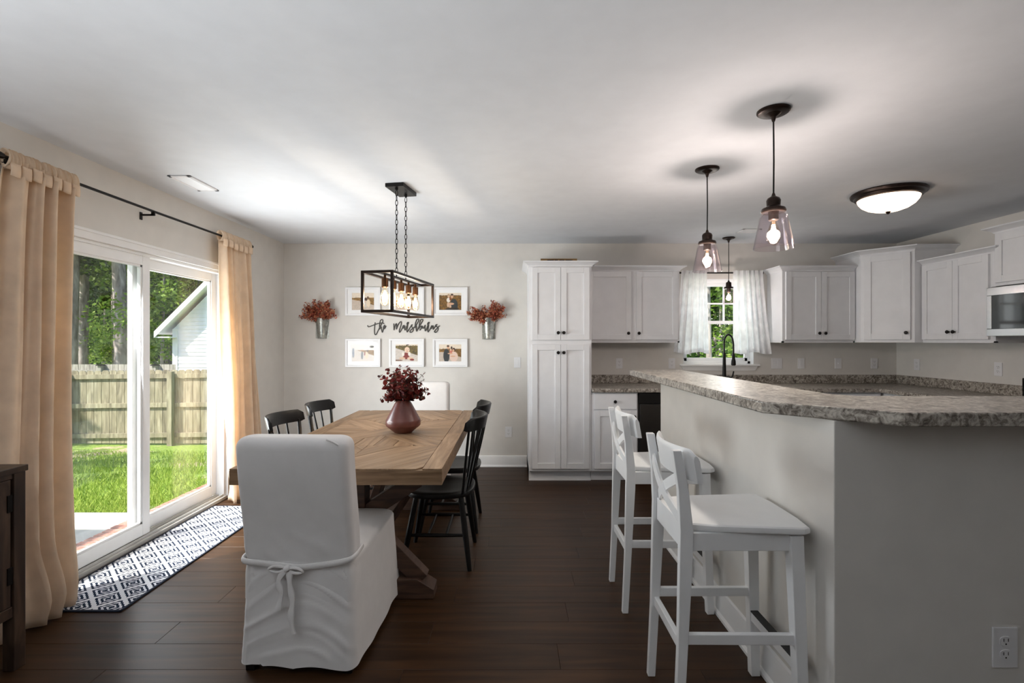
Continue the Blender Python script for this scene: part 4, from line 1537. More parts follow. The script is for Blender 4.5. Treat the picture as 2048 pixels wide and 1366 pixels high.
KY = 5.405
kr = thing('window_curtain_rod', 'short dark rod holding the white curtains over sink', 'curtain rod', (2.27, KY, 2.11), world=True)
MB().tube([(1.80, KY, 2.112), (2.70, KY, 2.112)], 0.008, 10).build('rod', 'black_metal', kr, smooth=True)
for xv in (1.795, 2.70):
    MB().lathe([(0.0, -0.02), (0.015, -0.015), (0.019, 0), (0.015, 0.015), (0.0, 0.02)], (xv, KY, 2.112), 14, (1, 0, 0)).build('finial', 'black_metal', kr, smooth=True)
for xv in (1.86, 2.66):
    MB().box(xv - 0.006, xv + 0.006, KY, YB - 0.001, 2.092, 2.104).build('bracket', 'black_metal', kr)


def sink_curtain(label, xt, xb, seed):
    t = thing('sheer_curtain', label, 'curtain', (sum(xt) / 2, KY, 1.24), world=True, group='white sink window curtains')
    rnd = random.Random(seed)
    ph = [rnd.uniform(0, 6.28) for _ in range(6)]

    def fn(u, v):
        z = 2.135 + (1.245 - 2.135) * v + 0.012 * math.sin(u * 9 + ph[0]) * v
        xa = xt[0] + (xb[0] - xt[0]) * v ** 1.3
        xc = xt[1] + (xb[1] - xt[1]) * v ** 1.3
        a = 0.012 + 0.014 * v
        uu = u + 0.03 * math.sin(6 * u + ph[1])
        yv = KY - 0.018 - 0.02 * v + a * math.sin(2 * PI * 5.5 * uu + ph[2]) + 0.004 * math.sin(2 * PI * 19 * u + ph[3]) * (1 - v)
        if v < 0.05:
            yv -= 0.004
        return (xa + (xc - xa) * u, yv, z)
    MB().grid(fn, 110, 40).build('panel', 'curtain_white', t, smooth=True, angle=80)

    def fh(u, v):
        p = fn(u, 0.955 + 0.045 * v)
        return (p[0], p[1] - 0.003, p[2])
    MB().grid(fh, 110, 3).build('hem', 'curtain_white', t, smooth=True, angle=80)


sink_curtain('gathered white curtain on the pantry side of the sink window', (1.825, 2.098), (1.735, 2.112), 4)
sink_curtain('gathered white curtain on the microwave side of the sink window', (2.385, 2.695), (2.385, 2.775), 9)


# ================================================================ LAMPS
def glow(name, loc, power, color, radius, parent=None):
    d = bpy.data.lights.new(name, 'POINT')
    d.energy = power
    d.color = color
    d.shadow_soft_size = radius
    o = bpy.data.objects.new(name, d)
    COL.objects.link(o)
    o.location = loc
    if parent is not None:
        o.parent = parent
    return o


EDISON = [(0.012, 0.0), (0.013, -0.012), (0.020, -0.032), (0.0285, -0.058), (0.031, -0.080), (0.028, -0.100), (0.018, -0.116), (0.0, -0.122)]


def bulb(parent, x, y, z, s=1.0, fil='filament'):
    b = MB().lathe([(r * s, h * s) for r, h in EDISON], (x, y, z), 18).build('bulb', 'bulb_glass', parent, smooth=True, angle=70)
    f = MB()
    for k in range(5):
        a = 2 * PI * k / 5
        r0, r1 = 0.005 * s, 0.010 * s
        f.tube([(x + r0 * math.cos(a), y + r0 * math.sin(a), z - 0.022 * s), (x + r1 * math.cos(a + 0.5), y + r1 * math.sin(a + 0.5), z - 0.058 * s), (x + r0 * math.cos(a + 0.9), y + r0 * math.sin(a + 0.9), z - 0.094 * s)], 0.0030 * s, 6)
    f.build('filament', fil, b)
    return b


# --- linear cage chandelier (local y along its length)
cl = thing('cage_chandelier', 'black open cage chandelier with five bulbs over the table', 'chandelier', (-0.775, 3.50, 1.56), -math.radians(9.8))
HX, HY, H = 0.098, 0.386, 0.246
r = 0.0085
fr = MB()
for z in (0, H):
    for sx in (-1, 1):
        fr.box(sx * HX - r, sx * HX + r, -HY - r, HY + r, z - r, z + r)
    for sy in (-1, 1):
        fr.box(-HX, HX, sy * HY - r, sy * HY + r, z - r, z + r)
for sx in (-1, 1):
    for sy in (-1, 1):
        fr.box(sx * HX - r, sx * HX + r, sy * HY - r, sy * HY + r, 0, H)
fr.build('cage_frame', 'bronze', cl, bevel=0.0015)
MB().box(-0.012, 0.012, -HY, HY, H - 0.006, H + 0.006).build('socket_bar', 'bronze', cl, bevel=0.001)
ZT = ZC - 1.56
for k in range(5):
    yy = -0.272 + 0.136 * k
    so = MB().lathe([(0.008, 0), (0.008, -0.018), (0.0215, -0.022), (0.0215, -0.078), (0.017, -0.082)], (0, yy, H - 0.006), 18).build('socket', 'brass_socket', cl, smooth=True)
    bulb(cl, 0, yy, H - 0.086)
    glow('bulb_light', (0, yy, H - 0.150), 3.0, (1.0, 0.90, 0.80), 0.03, cl)
MB().box(-0.065, 0.065, -0.125, 0.125, ZT - 0.026, ZT - 0.0005).build('canopy', 'black_metal', cl, bevel=0.002)
for sy in (-1, 1):
    yy = sy * 0.083
    MB().lathe([(0.011, 0), (0.011, -0.01), (0.005, -0.018)], (0, yy, ZT - 0.026), 12).build('canopy_stud', 'black_metal', cl, smooth=True)
    cn = MB()
    z = ZT - 0.044
    i = 0
    LK = 0.033
    while z - LK > H + 0.012:
        pts = []
        for k in range(13):
            a = 2 * PI * k / 12
            w = 0.0080 * math.cos(a)
            h = LK * 0.60 * math.sin(a)
            pts.append((w, yy, z - LK / 2 + h) if i % 2 == 0 else (0, yy + w, z - LK / 2 + h))
        cn.tube(pts, 0.0024, 5, cap=False)
        z -= LK
        i += 1
    cn.tube([(0, yy, z + 0.006), (0, yy, H)], 0.004, 8)
    cn.build('chain', 'black_metal', cl, smooth=True)


# --- glass bell pendants over the bar and a small one over the sink
def pendant(label, x, y, zb, hs, rb, rt, straight=False, power=5):
    t = thing('glass_pendant', label, 'pendant lamp', (x, y, zb), group='clear glass pendant lamps')
    top = ZC - zb
    rc = 0.072 if not straight else 0.062
    MB().lathe([(0.006, -0.052), (0.008, -0.046), (0.012, -0.030), (0.026, -0.020), (0.032, -0.015), (rc - 0.010, -0.0145), (rc - 0.004, -0.011), (rc, -0.007), (rc, -0.0005)], (0, 0, top), 36).build('canopy', 'bronze', t, smooth=True)
    MB().tube([(0, 0, top - 0.05), (0.0015, 0, (top + hs) / 2), (0, 0, hs + 0.075)], 0.0038, 8).build('cord', 'black_metal', t, smooth=True)
    MB().lathe([(0.005, 0.090), (0.010, 0.075), (0.026, 0.066), (0.031, 0.055), (0.029, 0.030), (0.034, 0.024), (0.050, 0.018), (0.054, 0.006), (0.050, 0.0)] if not straight else
               [(0.005, 0.085), (0.012, 0.070), (0.026, 0.062), (0.028, 0.02), (0.045, 0.016), (0.047, 0.0)], (0, 0, hs), 28).build('socket_cap', 'bronze', t, smooth=True)
    MB().lathe([(0.022, 0.0), (0.022, -0.034), (0.018, -0.038)], (0, 0, hs), 20).build('socket', 'bronze', t, smooth=True)
    if straight:
        pr = [(rt * 0.75, hs - 0.002), (rt * 0.95, hs - 0.008), (rt, hs - 0.02), (rb, 0.004), (rb + 0.001, 0.0), (rb - 0.002, 0.0), (rb - 0.003, 0.005), (rt - 0.003, hs - 0.022), (rt * 0.75, hs - 0.005)]
    else:
        pr = [(rt * 0.72, hs - 0.002), (rt * 0.92, hs - 0.008), (rt * 1.0, hs - 0.022), (rt * 1.06, hs - 0.045), (rb, 0.006), (rb + 0.0015, 0.0), (rb - 0.002, -0.001), (rb - 0.003, 0.006), (rt * 1.06 - 0.003, hs - 0.046), (rt * 1.0 - 0.003, hs - 0.024), (rt * 0.72, hs - 0.006)]
    MB().lathe(pr, (0, 0, 0), 40).build('glass_shade', 'shade_glass', t, smooth=True, angle=60)
    bulb(t, 0, 0, hs - 0.036, 0.95 if not straight else 0.75, 'pendant_filament')
    glow('bulb_light', (0, 0, hs - 0.105), power * 2.0, (1.0, 0.97, 0.95), 0.03, t)
    return t


pendant('clear glass bell pendant hanging nearest over the bar, larger of two', 1.216, 2.325, 1.802, 0.168, 0.0865, 0.060, power=8.5)
pendant('clear glass bell pendant over the far end of the bar', 1.214, 3.11, 1.806, 0.168, 0.0865, 0.060, power=8.5)
pendant('small cylindrical glass pendant hanging before the sink window', 2.24, 5.17, 1.762, 0.155, 0.060, 0.052, True, power=2.5)

# --- flush ceiling light
fm = thing('flush_ceiling_light', 'bronze rimmed flush ceiling light with frosted glass bowl', 'ceiling light', (2.70, 3.59, ZC - 0.1))
MB().lathe([(0.222, 0.0995), (0.230, 0.090), (0.226, 0.076), (0.208, 0.070), (0.202, 0.056), (0.186, 0.050), (0.184, 0.085), (0.05, 0.0995)], (0, 0, 0), 56).build('rim', 'bronze', fm, smooth=True, angle=25)
MB().lathe([(0.187, 0.050), (0.180, 0.032), (0.160, 0.006), (0.125, -0.018), (0.080, -0.034), (0.035, -0.041), (0.0, -0.043)], (0, 0, 0), 48).build('glass_bowl', 'frosted_glow', fm, smooth=True, angle=80)
MB().lathe([(0.0, -0.062), (0.009, -0.058), (0.012, -0.050), (0.018, -0.044), (0.016, -0.040)], (0, 0, 0), 16).build('finial', 'bronze', fm, smooth=True)


# --- ceiling vents
def vent(label, x0, x1, y0, y1, n):
    t = thing('ceiling_vent', label, 'vent', ((x0 + x1) / 2, (y0 + y1) / 2, ZC - 0.01), world=True)
    z0, z1 = ZC - 0.009, ZC - 0.0005
    MB().box(x0, x1, y0, y0 + 0.022, z0, z1).box(x0, x1, y1 - 0.022, y1, z0, z1).box(x0, x0 + 0.022, y0, y1, z0, z1).box(x1 - 0.022, x1, y0, y1, z0, z1).build('frame', 'plastic_white', t, bevel=0.002)
    MB().box(x0 + 0.02, x1 - 0.02, y0 + 0.02, y1 - 0.02, ZC - 0.002, ZC - 0.0004).build('duct', 'plastic_dark', t)
    me = None
    for k in range(n):
        yy = y0 + 0.03 + (y1 - y0 - 0.06) * k / (n - 1)
        if me is None:
            me = MB().beam((x0 + 0.02, 0, -0.001), (x1 - 0.02, 0, -0.001), 0.0135, 0.0012, up=(0, 0.45, 1)).mesh('louver', 'plastic_white')
        o = obj('louver', me, t)
        o.location = (0, yy, ZC - 0.004)


vent('white ceiling register close to the curtain rod', -2.225, -2.08, 3.225, 3.55, 22)
vent('white ceiling register above the kitchen aisle', 2.20, 2.38, 4.76, 4.92, 10)

# ================================================================ PICTURE WALL
WY = YB - 0.001


def paint(shapes, bgf):
    def f(u, v):
        c = list(bgf(u, v))
        for s in shapes:
            cx, cy, rx, ry, col = s[:5]
            d = ((u - cx) / rx) ** 2 + ((v - cy) / ry) ** 2
            if len(s) > 5 and s[5] == 'box':
                d = max(abs(u - cx) / rx, abs(v - cy) / ry) ** 2
            w = max(0.0, min(1.0, (1.12 - d) / 0.24))
            c = [a + (b - a) * w for a, b in zip(c, col)]
        return c
    return f


def scene_bg(sky_, field, path, horizon, pedge):
    def f(u, v):
        n = mnoise.noise(Vector((u * 14, v * 14, horizon * 9)))
        h = horizon + 0.03 * mnoise.noise(Vector((u * 11, 0, pedge)))
        if v > h:
            return [c * (0.97 + 0.05 * n) for c in sky_]
        if v < pedge - 0.55 * u * pedge or (pedge > 0.5 and u < 0.35 and v < 0.55):
            return [c * (0.97 + 0.06 * n) for c in path]
        k = 0.75 + 0.5 * (n + 0.5) * 0.8
        return [c * k for c in field]
    return f


SKIN, DK, CREAM, RUST, HAIR, WHT = (214, 168, 136), (46, 52, 54), (226, 208, 182), (140, 46, 34), (62, 38, 28), (236, 230, 220)
SKYC, FIELD, PATH = (238, 224, 204), (124, 92, 40), (206, 190, 174)
PHOTOS = {
    'seated': paint([(0.62, 0.60, 0.07, 0.13, HAIR), (0.60, 0.36, 0.12, 0.20, (206, 200, 190)), (0.74, 0.40, 0.09, 0.22, CREAM), (0.72, 0.72, 0.05, 0.08, (110, 84, 60)), (0.55, 0.48, 0.06, 0.08, SKIN)], scene_bg(SKYC, (150, 112, 52), PATH, 0.72, 0.62)),
    'lying': paint([(0.22, 0.42, 0.16, 0.14, WHT), (0.45, 0.38, 0.14, 0.16, (222, 204, 188)), (0.68, 0.34, 0.16, 0.10, (92, 62, 44)), (0.85, 0.25, 0.10, 0.07, (70, 52, 42)), (0.35, 0.55, 0.06, 0.08, SKIN)], scene_bg(SKYC, (158, 118, 52), (214, 196, 178), 0.74, 0.30)),
    'father': paint([(0.67, 0.30, 0.17, 0.34, DK), (0.58, 0.80, 0.062, 0.115, SKIN), (0.58, 0.90, 0.062, 0.06, HAIR), (0.43, 0.82, 0.055, 0.09, (222, 184, 154)), (0.43, 0.88, 0.055, 0.06, (190, 160, 128)), (0.42, 0.58, 0.085, 0.14, WHT), (0.49, 0.64, 0.03, 0.08, RUST), (0.52, 0.36, 0.16, 0.07, SKIN), (0.40, 0.30, 0.05, 0.14, (214, 180, 152)), (0.50, 0.20, 0.05, 0.10, (214, 180, 152)), (0.6, 0.06, 0.30, 0.08, (52, 40, 30))], scene_bg(SKYC, (124, 88, 32), (124, 88, 32), 0.86, 0.0)),
    'walking': paint([(0.46, 0.36, 0.05, 0.24, (120, 122, 124)), (0.46, 0.64, 0.03, 0.06, SKIN), (0.66, 0.36, 0.08, 0.22, CREAM), (0.70, 0.62, 0.04, 0.07, HAIR), (0.58, 0.44, 0.03, 0.10, RUST), (0.90, 0.86, 0.10, 0.06, (60, 52, 36)), (0.06, 0.50, 0.05, 0.28, (140, 148, 160))], scene_bg((240, 236, 230), (150, 110, 44), (222, 214, 204), 0.66, 0.75)),
    'baby': paint([(0.48, 0.32, 0.14, 0.20, (132, 40, 30)), (0.52, 0.68, 0.115, 0.17, (236, 206, 180)), (0.54, 0.96, 0.07, 0.03, HAIR), (0.48, 0.70, 0.02, 0.012, (80, 50, 40)), (0.57, 0.70, 0.02, 0.012, (80, 50, 40)), (0.52, 0.60, 0.04, 0.02, (176, 92, 84)), (0.66, 0.18, 0.14, 0.07, (226, 192, 164)), (0.30, 0.18, 0.14, 0.07, (214, 182, 154)), (0.74, 0.10, 0.10, 0.06, (132, 40, 30)), (0.34, 0.42, 0.06, 0.12, WHT), (0.62, 0.44, 0.06, 0.12, WHT), (0.12, 0.06, 0.20, 0.04, (122, 84, 60))], scene_bg(SKYC, (110, 92, 42), (214, 204, 194), 0.93, 0.78)),
    'family': paint([(0.33, 0.34, 0.14, 0.40, DK), (0.41, 0.82, 0.06, 0.10, SKIN), (0.40, 0.90, 0.06, 0.05, HAIR), (0.66, 0.28, 0.19, 0.30, (226, 200, 186)), (0.66, 0.68, 0.07, 0.12, HAIR), (0.64, 0.64, 0.045, 0.08, SKIN), (0.53, 0.58, 0.06, 0.13, (204, 120, 104)), (0.52, 0.68, 0.04, 0.06, (226, 190, 160)), (0.56, 0.80, 0.04, 0.08, HAIR), (0.50, 0.46, 0.12, 0.04, SKIN), (0.62, 0.30, 0.12, 0.04, SKIN)], scene_bg(SKYC, (134, 98, 44), (204, 190, 176), 0.74, 0.55)),
}


def picture(label, x0, x1, z0, z1, key):
    t = thing('framed_photo', label, 'picture', ((x0 + x1) / 2, WY, z0), world=True, group='white framed photographs on the dining wall')
    y0, y1 = WY - 0.026, WY
    f = 0.021
    fm_ = MB().box(x0, x0 + f, y0, y1, z0, z1).box(x1 - f, x1, y0, y1, z0, z1).box(x0 + f, x1 - f, y0, y1, z0, z0 + f).box(x0 + f, x1 - f, y0, y1, z1 - f, z1)
    fm_.build('frame', 'frame_white', t, bevel=0.0015)
    pw, ph_ = 0.242, 0.186
    cx, cz = (x0 + x1) / 2, (z0 + z1) / 2
    a0, a1, b0, b1 = cx - pw / 2, cx + pw / 2, cz - ph_ / 2, cz + ph_ / 2
    MB().box(x0 + f, a0, WY - 0.014, WY - 0.004, z0 + f, z1 - f).box(a1, x1 - f, WY - 0.014, WY - 0.004, z0 + f, z1 - f).box(a0, a1, WY - 0.014, WY - 0.004, z0 + f, b0).box(a0, a1, WY - 0.014, WY - 0.004, b1, z1 - f).build('mat_board', 'mat_board', t)
    nu, nv = 72, 56
    m = MB().grid(lambda u, v: (a0 + (a1 - a0) * u, WY - 0.0115, b0 + (b1 - b0) * v), nu, nv)
    me = m.mesh('print', 'photo_print')
    ca = me.color_attributes.new('print', 'FLOAT_COLOR', 'POINT')
    fn = PHOTOS[key]
    for j in range(nv + 1):
        for i in range(nu + 1):
            ca.data[j * (nu + 1) + i].color = lin(fn(i / nu, j / nv))
    obj('print', me, t)
    MB().box(x0 + f, x1 - f, WY - 0.0185, WY - 0.0175, z0 + f, z1 - f).build('glazing', 'photo_glass', t)


def wp(px, py):
    return ((px - 1024) * (WY - 0.02) / 1000, 1.37 - (py - 683) * (WY - 0.02) / 1000)


cols = [(690.5, 760.5), (778, 848), (865.5, 935)]
lab = {(0, 0): ('framed photo of a person seated in a field beyond the chandelier cage', 'seated'),
       (0, 1): ('framed photo directly behind the lit chandelier bulbs', 'lying'),
       (0, 2): ('framed photo of a person in dark shirt holding a baby', 'father'),
       (1, 0): ('framed photo of two small figures walking a pale path', 'walking'),
       (1, 1): ('framed photo of a baby in red overalls above the vase', 'baby'),
       (1, 2): ('framed photo of a couple standing with a child', 'family')}
for rr_, (ya, yb) in enumerate(((574.5, 631), (677.5, 734))):
    for cc_, (xa, xb) in enumerate(cols):
        X0, Z1 = wp(xa, ya)
        X1, Z0 = wp(xb, yb)
        picture(lab[(rr_, cc_)][0], X0, X1, Z0, Z1, lab[(rr_, cc_)][1])

# --- script lettering on the wall
K = 2048 / 155.0


def stroke_pts(pts):
    out = []
    for (a, b) in pts:
        x, z = wp(730 + a / K, 632 + b / K)
        out.append((x, WY - 0.006, z))
    return crom(out, 5)


WORD1 = [[(58, 245), (75, 282), (110, 280), (170, 258), (250, 225), (330, 200), (410, 185), (470, 188), (498, 206)],
         [(260, 165), (250, 220), (242, 300), (238, 400), (245, 470), (265, 496), (290, 480), (315, 430), (345, 365), (372, 310)],
         [(345, 365), (375, 325), (400, 265), (435, 195), (462, 130), (440, 95), (405, 110), (385, 160), (375, 230), (372, 300), (378, 345), (400, 300), (418, 288), (424, 335), (432, 388), (446, 430), (465, 385), (482, 318), (500, 280), (516, 256), (504, 244), (485, 270), (475, 310), (485, 340), (515, 325), (548, 262)]]
WORD2 = [[(750, 198), (752, 260), (755, 320), (757, 370), (775, 290), (800, 222), (820, 200), (828, 240), (822, 300), (820, 350), (850, 270), (890, 190), (930, 150), (952, 158), (945, 220), (920, 310), (895, 390), (905, 430), (935, 400), (965, 340), (988, 300)],
         [(1034, 252), (1000, 256), (985, 300), (1000, 322), (1028, 292), (1040, 255), (1035, 320), (1046, 372), (1066, 340), (1090, 272), (1120, 218), (1141, 178), (1125, 164), (1105, 185), (1100, 215), (1116, 242), (1110, 300), (1095, 370), (1105, 422), (1130, 390), (1165, 330), (1205, 268), (1242, 234), (1215, 240), (1215, 275), (1250, 310), (1266, 350), (1250, 400), (1215, 432), (1180, 425), (1180, 395), (1230, 340), (1295, 290)],
         [(1295, 300), (1340, 240), (1385, 170), (1412, 110), (1395, 80), (1360, 95), (1335, 150), (1315, 230), (1310, 312), (1335, 266), (1350, 276), (1345, 340), (1356, 402), (1380, 360), (1405, 300), (1450, 230), (1495, 160), (1521, 110), (1500, 85), (1465, 100), (1440, 160), (1425, 230), (1415, 310), (1410, 340), (1440, 286), (1466, 266), (1482, 292), (1465, 340), (1435, 376)],
         [(1478, 285), (1510, 264), (1510, 310), (1526, 326), (1556, 290), (1582, 240), (1575, 310), (1582, 388), (1600, 380), (1630, 310), (1660, 230), (1691, 176), (1675, 164), (1655, 185), (1645, 220), (1670, 246), (1660, 310), (1650, 380), (1660, 421), (1690, 380), (1722, 322)],
         [(1722, 322), (1755, 250), (1750, 290), (1745, 332), (1770, 280), (1790, 254), (1796, 300), (1796, 352), (1820, 320), (1855, 266), (1902, 224), (1865, 236), (1860, 266), (1900, 290), (1926, 330), (1910, 385), (1870, 432), (1835, 425), (1835, 395), (1890, 330), (1966, 254)]]
for words, label in ((WORD1, 'short dark script word of wall lettering beginning with a crossed t'), (WORD2, 'long dark script family name lettering between the picture rows')):
    m = MB()
    for s in words:
        p = stroke_pts(s)
        m.tube(p, 0.0052, 8, flat=(1, 0.8, 1))
    tag(m.build('wall_lettering', 'lettering', smooth=True), label, 'wall sign', 'script wall lettering')


# ================================================================ WALL BUCKETS AND DRIED FLOWERS
def wall_bucket(x, z, label, blabel, seed, spread, wave):
    t = thing('wall_bucket', label, 'bucket', (x, WY, z), world=True, group='galvanised wall buckets')
    n = 36
    m = MB()
    vs, fs = [], []
    prof = [(0.0, 0.048), (0.004, 0.052), (0.010, 0.050), (0.205, 0.074), (0.210, 0.077), (0.214, 0.074)]
    for (h, rr) in prof:
        for k in range(n + 1):
            a = PI + PI * k / n            # half round, facing the room
            hh = h + (0.012 * math.sin(PI * k / n) * wave if h > 0.2 else 0)
            vs.append((x + rr * math.cos(a), WY - 0.002 + rr * 0.95 * math.sin(a), z + hh))
    for j in range(len(prof) - 1):
        for k in range(n):
            fs.append((j * (n + 1) + k, j * (n + 1) + k + 1, (j + 1) * (n + 1) + k + 1, (j + 1) * (n + 1) + k))
    fs.append(tuple(range(n + 1)))
    o = m.add(vs, fs).build('pail', 'galvanised', t, smooth=True)
    sd = o.modifiers.new('sheet', 'SOLIDIFY')
    sd.thickness = 0.0015
    MB().box(x - 0.072, x + 0.072, WY - 0.003, WY - 0.0005, z, z + 0.21).build('back_plate', 'galvanised', t)
    rnd = random.Random(seed)
    b = thing('dried_flowers', blabel, 'flowers', (x, WY - 0.03, z + 0.12), world=True, group='rust dried flower bunches')
    stm, lf = MB(), MB()
    for i in range(46):
        a = rnd.choice(spread) + rnd.uniform(-0.33, 0.33)
        L = rnd.uniform(0.13, 0.285) * (1.0 - 0.10 * abs(a))
        p0 = Vector((x + rnd.uniform(-0.03, 0.03), WY - 0.03 - rnd.uniform(0, 0.02), z + 0.14))
        d = Vector((math.sin(a), -rnd.uniform(0.0, 0.35), math.cos(a) * 0.82))
        p2 = p0 + Vector((0, 0, 0.06)) + d * L
        p1 = p0.lerp(p2, 0.5) + Vector((0, 0, 0.03))
        p2.y = min(p2.y, WY - 0.012)
        cv = crom([p0, p1, p2], 6)
        stm.tube(cv, 0.0013, 4)
        for q in range(56):
            f = rnd.uniform(0.36, 1.0)
            c = cv[min(len(cv) - 1, int(f * (len(cv) - 1)))] + Vector((rnd.gauss(0, 0.012), rnd.gauss(0, 0.010), rnd.gauss(0, 0.012)))
            c.y = min(c.y, WY - 0.008)
            s = rnd.uniform(0.006, 0.0125)
            ax = Vector((rnd.gauss(0, 1), rnd.gauss(0, 1), rnd.gauss(0, 1))).normalized()
            bx = ax.cross(Vector((rnd.gauss(0, 1), rnd.gauss(0, 1), rnd.gauss(0, 1)))).normalized()
            lf.add([c - ax * s * 1.5, c + bx * s * 0.7, c + ax * s * 1.5, c - bx * s * 0.7], [(0, 1, 2, 3)])
    stm.build('stems', 'bronze', b)
    lf.build('foliage', 'leaf_rust', b)


bx_, bz_ = wp(643.5, 677)
wall_bucket(bx_, bz_, 'galvanised half-round wall bucket on the patio door side of pictures', 'full fan of rust dried flowers on the patio door side', 5, (-1.15, -0.8, -0.45, -0.15, 0.1, 0.4, 0.7, 1.2), 1.0)
bx_, bz_ = wp(977.5, 678.5)
wall_bucket(bx_, bz_, 'galvanised half-round wall bucket between pictures and pantry', 'forked bunch of rust dried flowers close to the pantry', 8, (-1.2, -0.95, -0.7, -0.5, 0.45, 0.6, 0.75, 1.25), 2.0)

# ================================================================ VASE AND LEAVES
vx, vy = -0.730, 3.355
va = thing('vase', 'ribbed plum ceramic vase on the dining table', 'vase', (vx, vy, TZ + 0.001))
VP = [(0.056, 0.0), (0.060, 0.003), (0.086, 0.026), (0.110, 0.046), (0.113, 0.052), (0.113, 0.082), (0.110, 0.090), (0.084, 0.140), (0.058, 0.190), (0.045, 0.212), (0.043, 0.216), (0.039, 0.212), (0.052, 0.185), (0.08, 0.135), (0.1, 0.09)]
MB().lathe(VP, (0, 0, 0), 120, mod=lambda k, j: 1.0 if (j < 2 or j > 10) else (1.0 + (0.012 if k % 2 else -0.008))).build('ceramic_body', 'plum_ceramic', va, smooth=True, angle=50)
vb = thing('eucalyptus_bouquet', 'dark red eucalyptus bouquet in the plum vase', 'flowers', (vx, vy, TZ + 0.2))
rnd = random.Random(21)
stm, lf = MB(), MB()
for i in range(44):
    a = rnd.uniform(0, 2 * PI)
    tilt = rnd.uniform(0.05, 1.0) ** 0.75 * 1.62
    L = rnd.uniform(0.14, 0.235) * (1.06 - 0.18 * tilt)
    if i < 6:
        tilt, L = rnd.uniform(0.0, 0.5), rnd.uniform(0.20, 0.235)
    d = Vector((math.sin(tilt) * math.cos(a), math.sin(tilt) * math.sin(a) * 0.8, math.cos(tilt)))
    p0 = Vector((0.012 * math.cos(a), 0.012 * math.sin(a), -0.10))
    p1 = Vector((0.026 * math.cos(a), 0.026 * math.sin(a), 0.025))
    p2 = p1 + d * L * 0.55 + Vector((0, 0, 0.02))
    p3 = p1 + d * L
    cv = crom([p0, p1, p2, p3], 8)
    stm.tube(cv, 0.0014, 4)
    n0 = len(cv)
    npair = 9
    for q in range(npair):
        f = 0.42 + 0.58 * q / (npair - 1)
        k = min(n0 - 2, int(f * (n0 - 1)))
        c, tdir = cv[k], (cv[k + 1] - cv[k]).normalized()
        rad = (0.021 - 0.0115 * (q / (npair - 1)) ** 1.5) * rnd.uniform(0.8, 1.2)
        if i % 4 == 3:
            rad *= 0.55
        sd_ = Vector((rnd.gauss(0, 1), rnd.gauss(0, 1), rnd.gauss(0, 1))).cross(tdir).normalized()
        for sg in (-1, 1):
            ctr = c + sd_ * sg * rad * 1.05
            nrm = (tdir * rnd.uniform(0.3, 1.0) + Vector((rnd.gauss(0, 0.5), rnd.gauss(0, 0.5), rnd.gauss(0, 0.5)))).normalized()
            e1 = (sd_ * sg - nrm * nrm.dot(sd_ * sg))
            if e1.length < 1e-3:
                continue
            e1.normalize()
            e2 = nrm.cross(e1)
            m = 9
            lf.add([ctr + e1 * rad * math.cos(2 * PI * j / m) + e2 * rad * (0.88 if i % 4 != 3 else 0.5) * math.sin(2 * PI * j / m) for j in range(m)], [tuple(range(m))])
stm.build('stems', 'bronze', vb)
lf.build('foliage', 'leaf_wine', vb)


# ================================================================ OUTDOORS
def ground_z(x, y):
    """the yard falls gently away from the house"""
    z = -0.17
    if x < XL - WT:
        z -= 0.53 * sm(4.6, 10.2, y) + 0.15 * sm(10, 22, y)
    else:
        z -= 0.25 * sm(6.0, 14, y)
    return z


gm = MB()
gx0, gx1, gy0, gy1 = -42.0, 26.0, -12.0, 46.0


def gfn(u, v):
    x, yv = gx0 + (gx1 - gx0) * u, gy0 + (gy1 - gy0) * v
    return (x, yv, ground_z(x, yv) + 0.03 * mnoise.noise(Vector((x * 0.5, yv * 0.5, 0))) * (1 if (x < -3.4 or yv > 6.5) and yv > 5 else 0))


struct(gm.grid(gfn, 136, 116).build('ground', 'lawn', smooth=True), 'green lawn of the back yard')

rnd = random.Random(3)
gb = MB()
for i in range(26000):
    yv = 4.30 + (rnd.random() ** 1.6) * 4.8
    x = -0.25 * yv - rnd.random() * (0.80 * yv + 0.6) - 1.9
    if -3.06 < x < XL:
        continue
    if mnoise.noise(Vector((x * 0.8, yv * 0.9, 5.0))) > 0.32 and yv > 5.0:
        continue
    z = ground_z(x, yv)
    h = rnd.uniform(0.04, 0.085)
    a = rnd.uniform(0, PI)
    w = 0.007
    lx, ly = rnd.gauss(0, 0.028), rnd.gauss(0, 0.028)
    gb.add([(x - w * math.cos(a), yv - w * math.sin(a), z), (x + w * math.cos(a), yv + w * math.sin(a), z), (x + lx, yv + ly, z + h)], [(0, 1, 2)])
me = bpy.data.meshes.new('grass')
me.from_pydata(gb.v, [], gb.f)
me.materials.append(MATS['grass_blade'])
tag(obj('grass', me), 'sunlit grass blades beyond the patio slab', 'grass', kind='stuff')

pt = struct(MB().box(-4.9, -3.06, -1.4, 1.9, -0.24, -0.085).box(-4.9, -3.06, 1.908, 4.26, -0.24, -0.085).box(-7.2, -4.908, -1.4, 1.9, -0.24, -0.085).box(-7.2, -4.908, 1.908, 4.26, -0.24, -0.085).build('patio', 'concrete', bevel=0.006), 'pale concrete patio slab')

br = struct(MB().box(-3.055, XL - WT - 0.001, 0.2, 6.3, -0.25, -0.052).build('brick_ledge', 'mortar'), 'brick edging ledge below the patio door')
bm_ = MB().box(-0.099, 0.099, -0.030, 0.030, -0.06, 0.0).mesh('brick', 'brick')
yv = 2.02
while yv < 6.2:
    for xx in (-2.951, -2.745):
        o = obj('brick', bm_, br)
        o.location = (xx, yv, -0.046 + rnd.uniform(-0.002, 0.002))
    yv += 0.0785

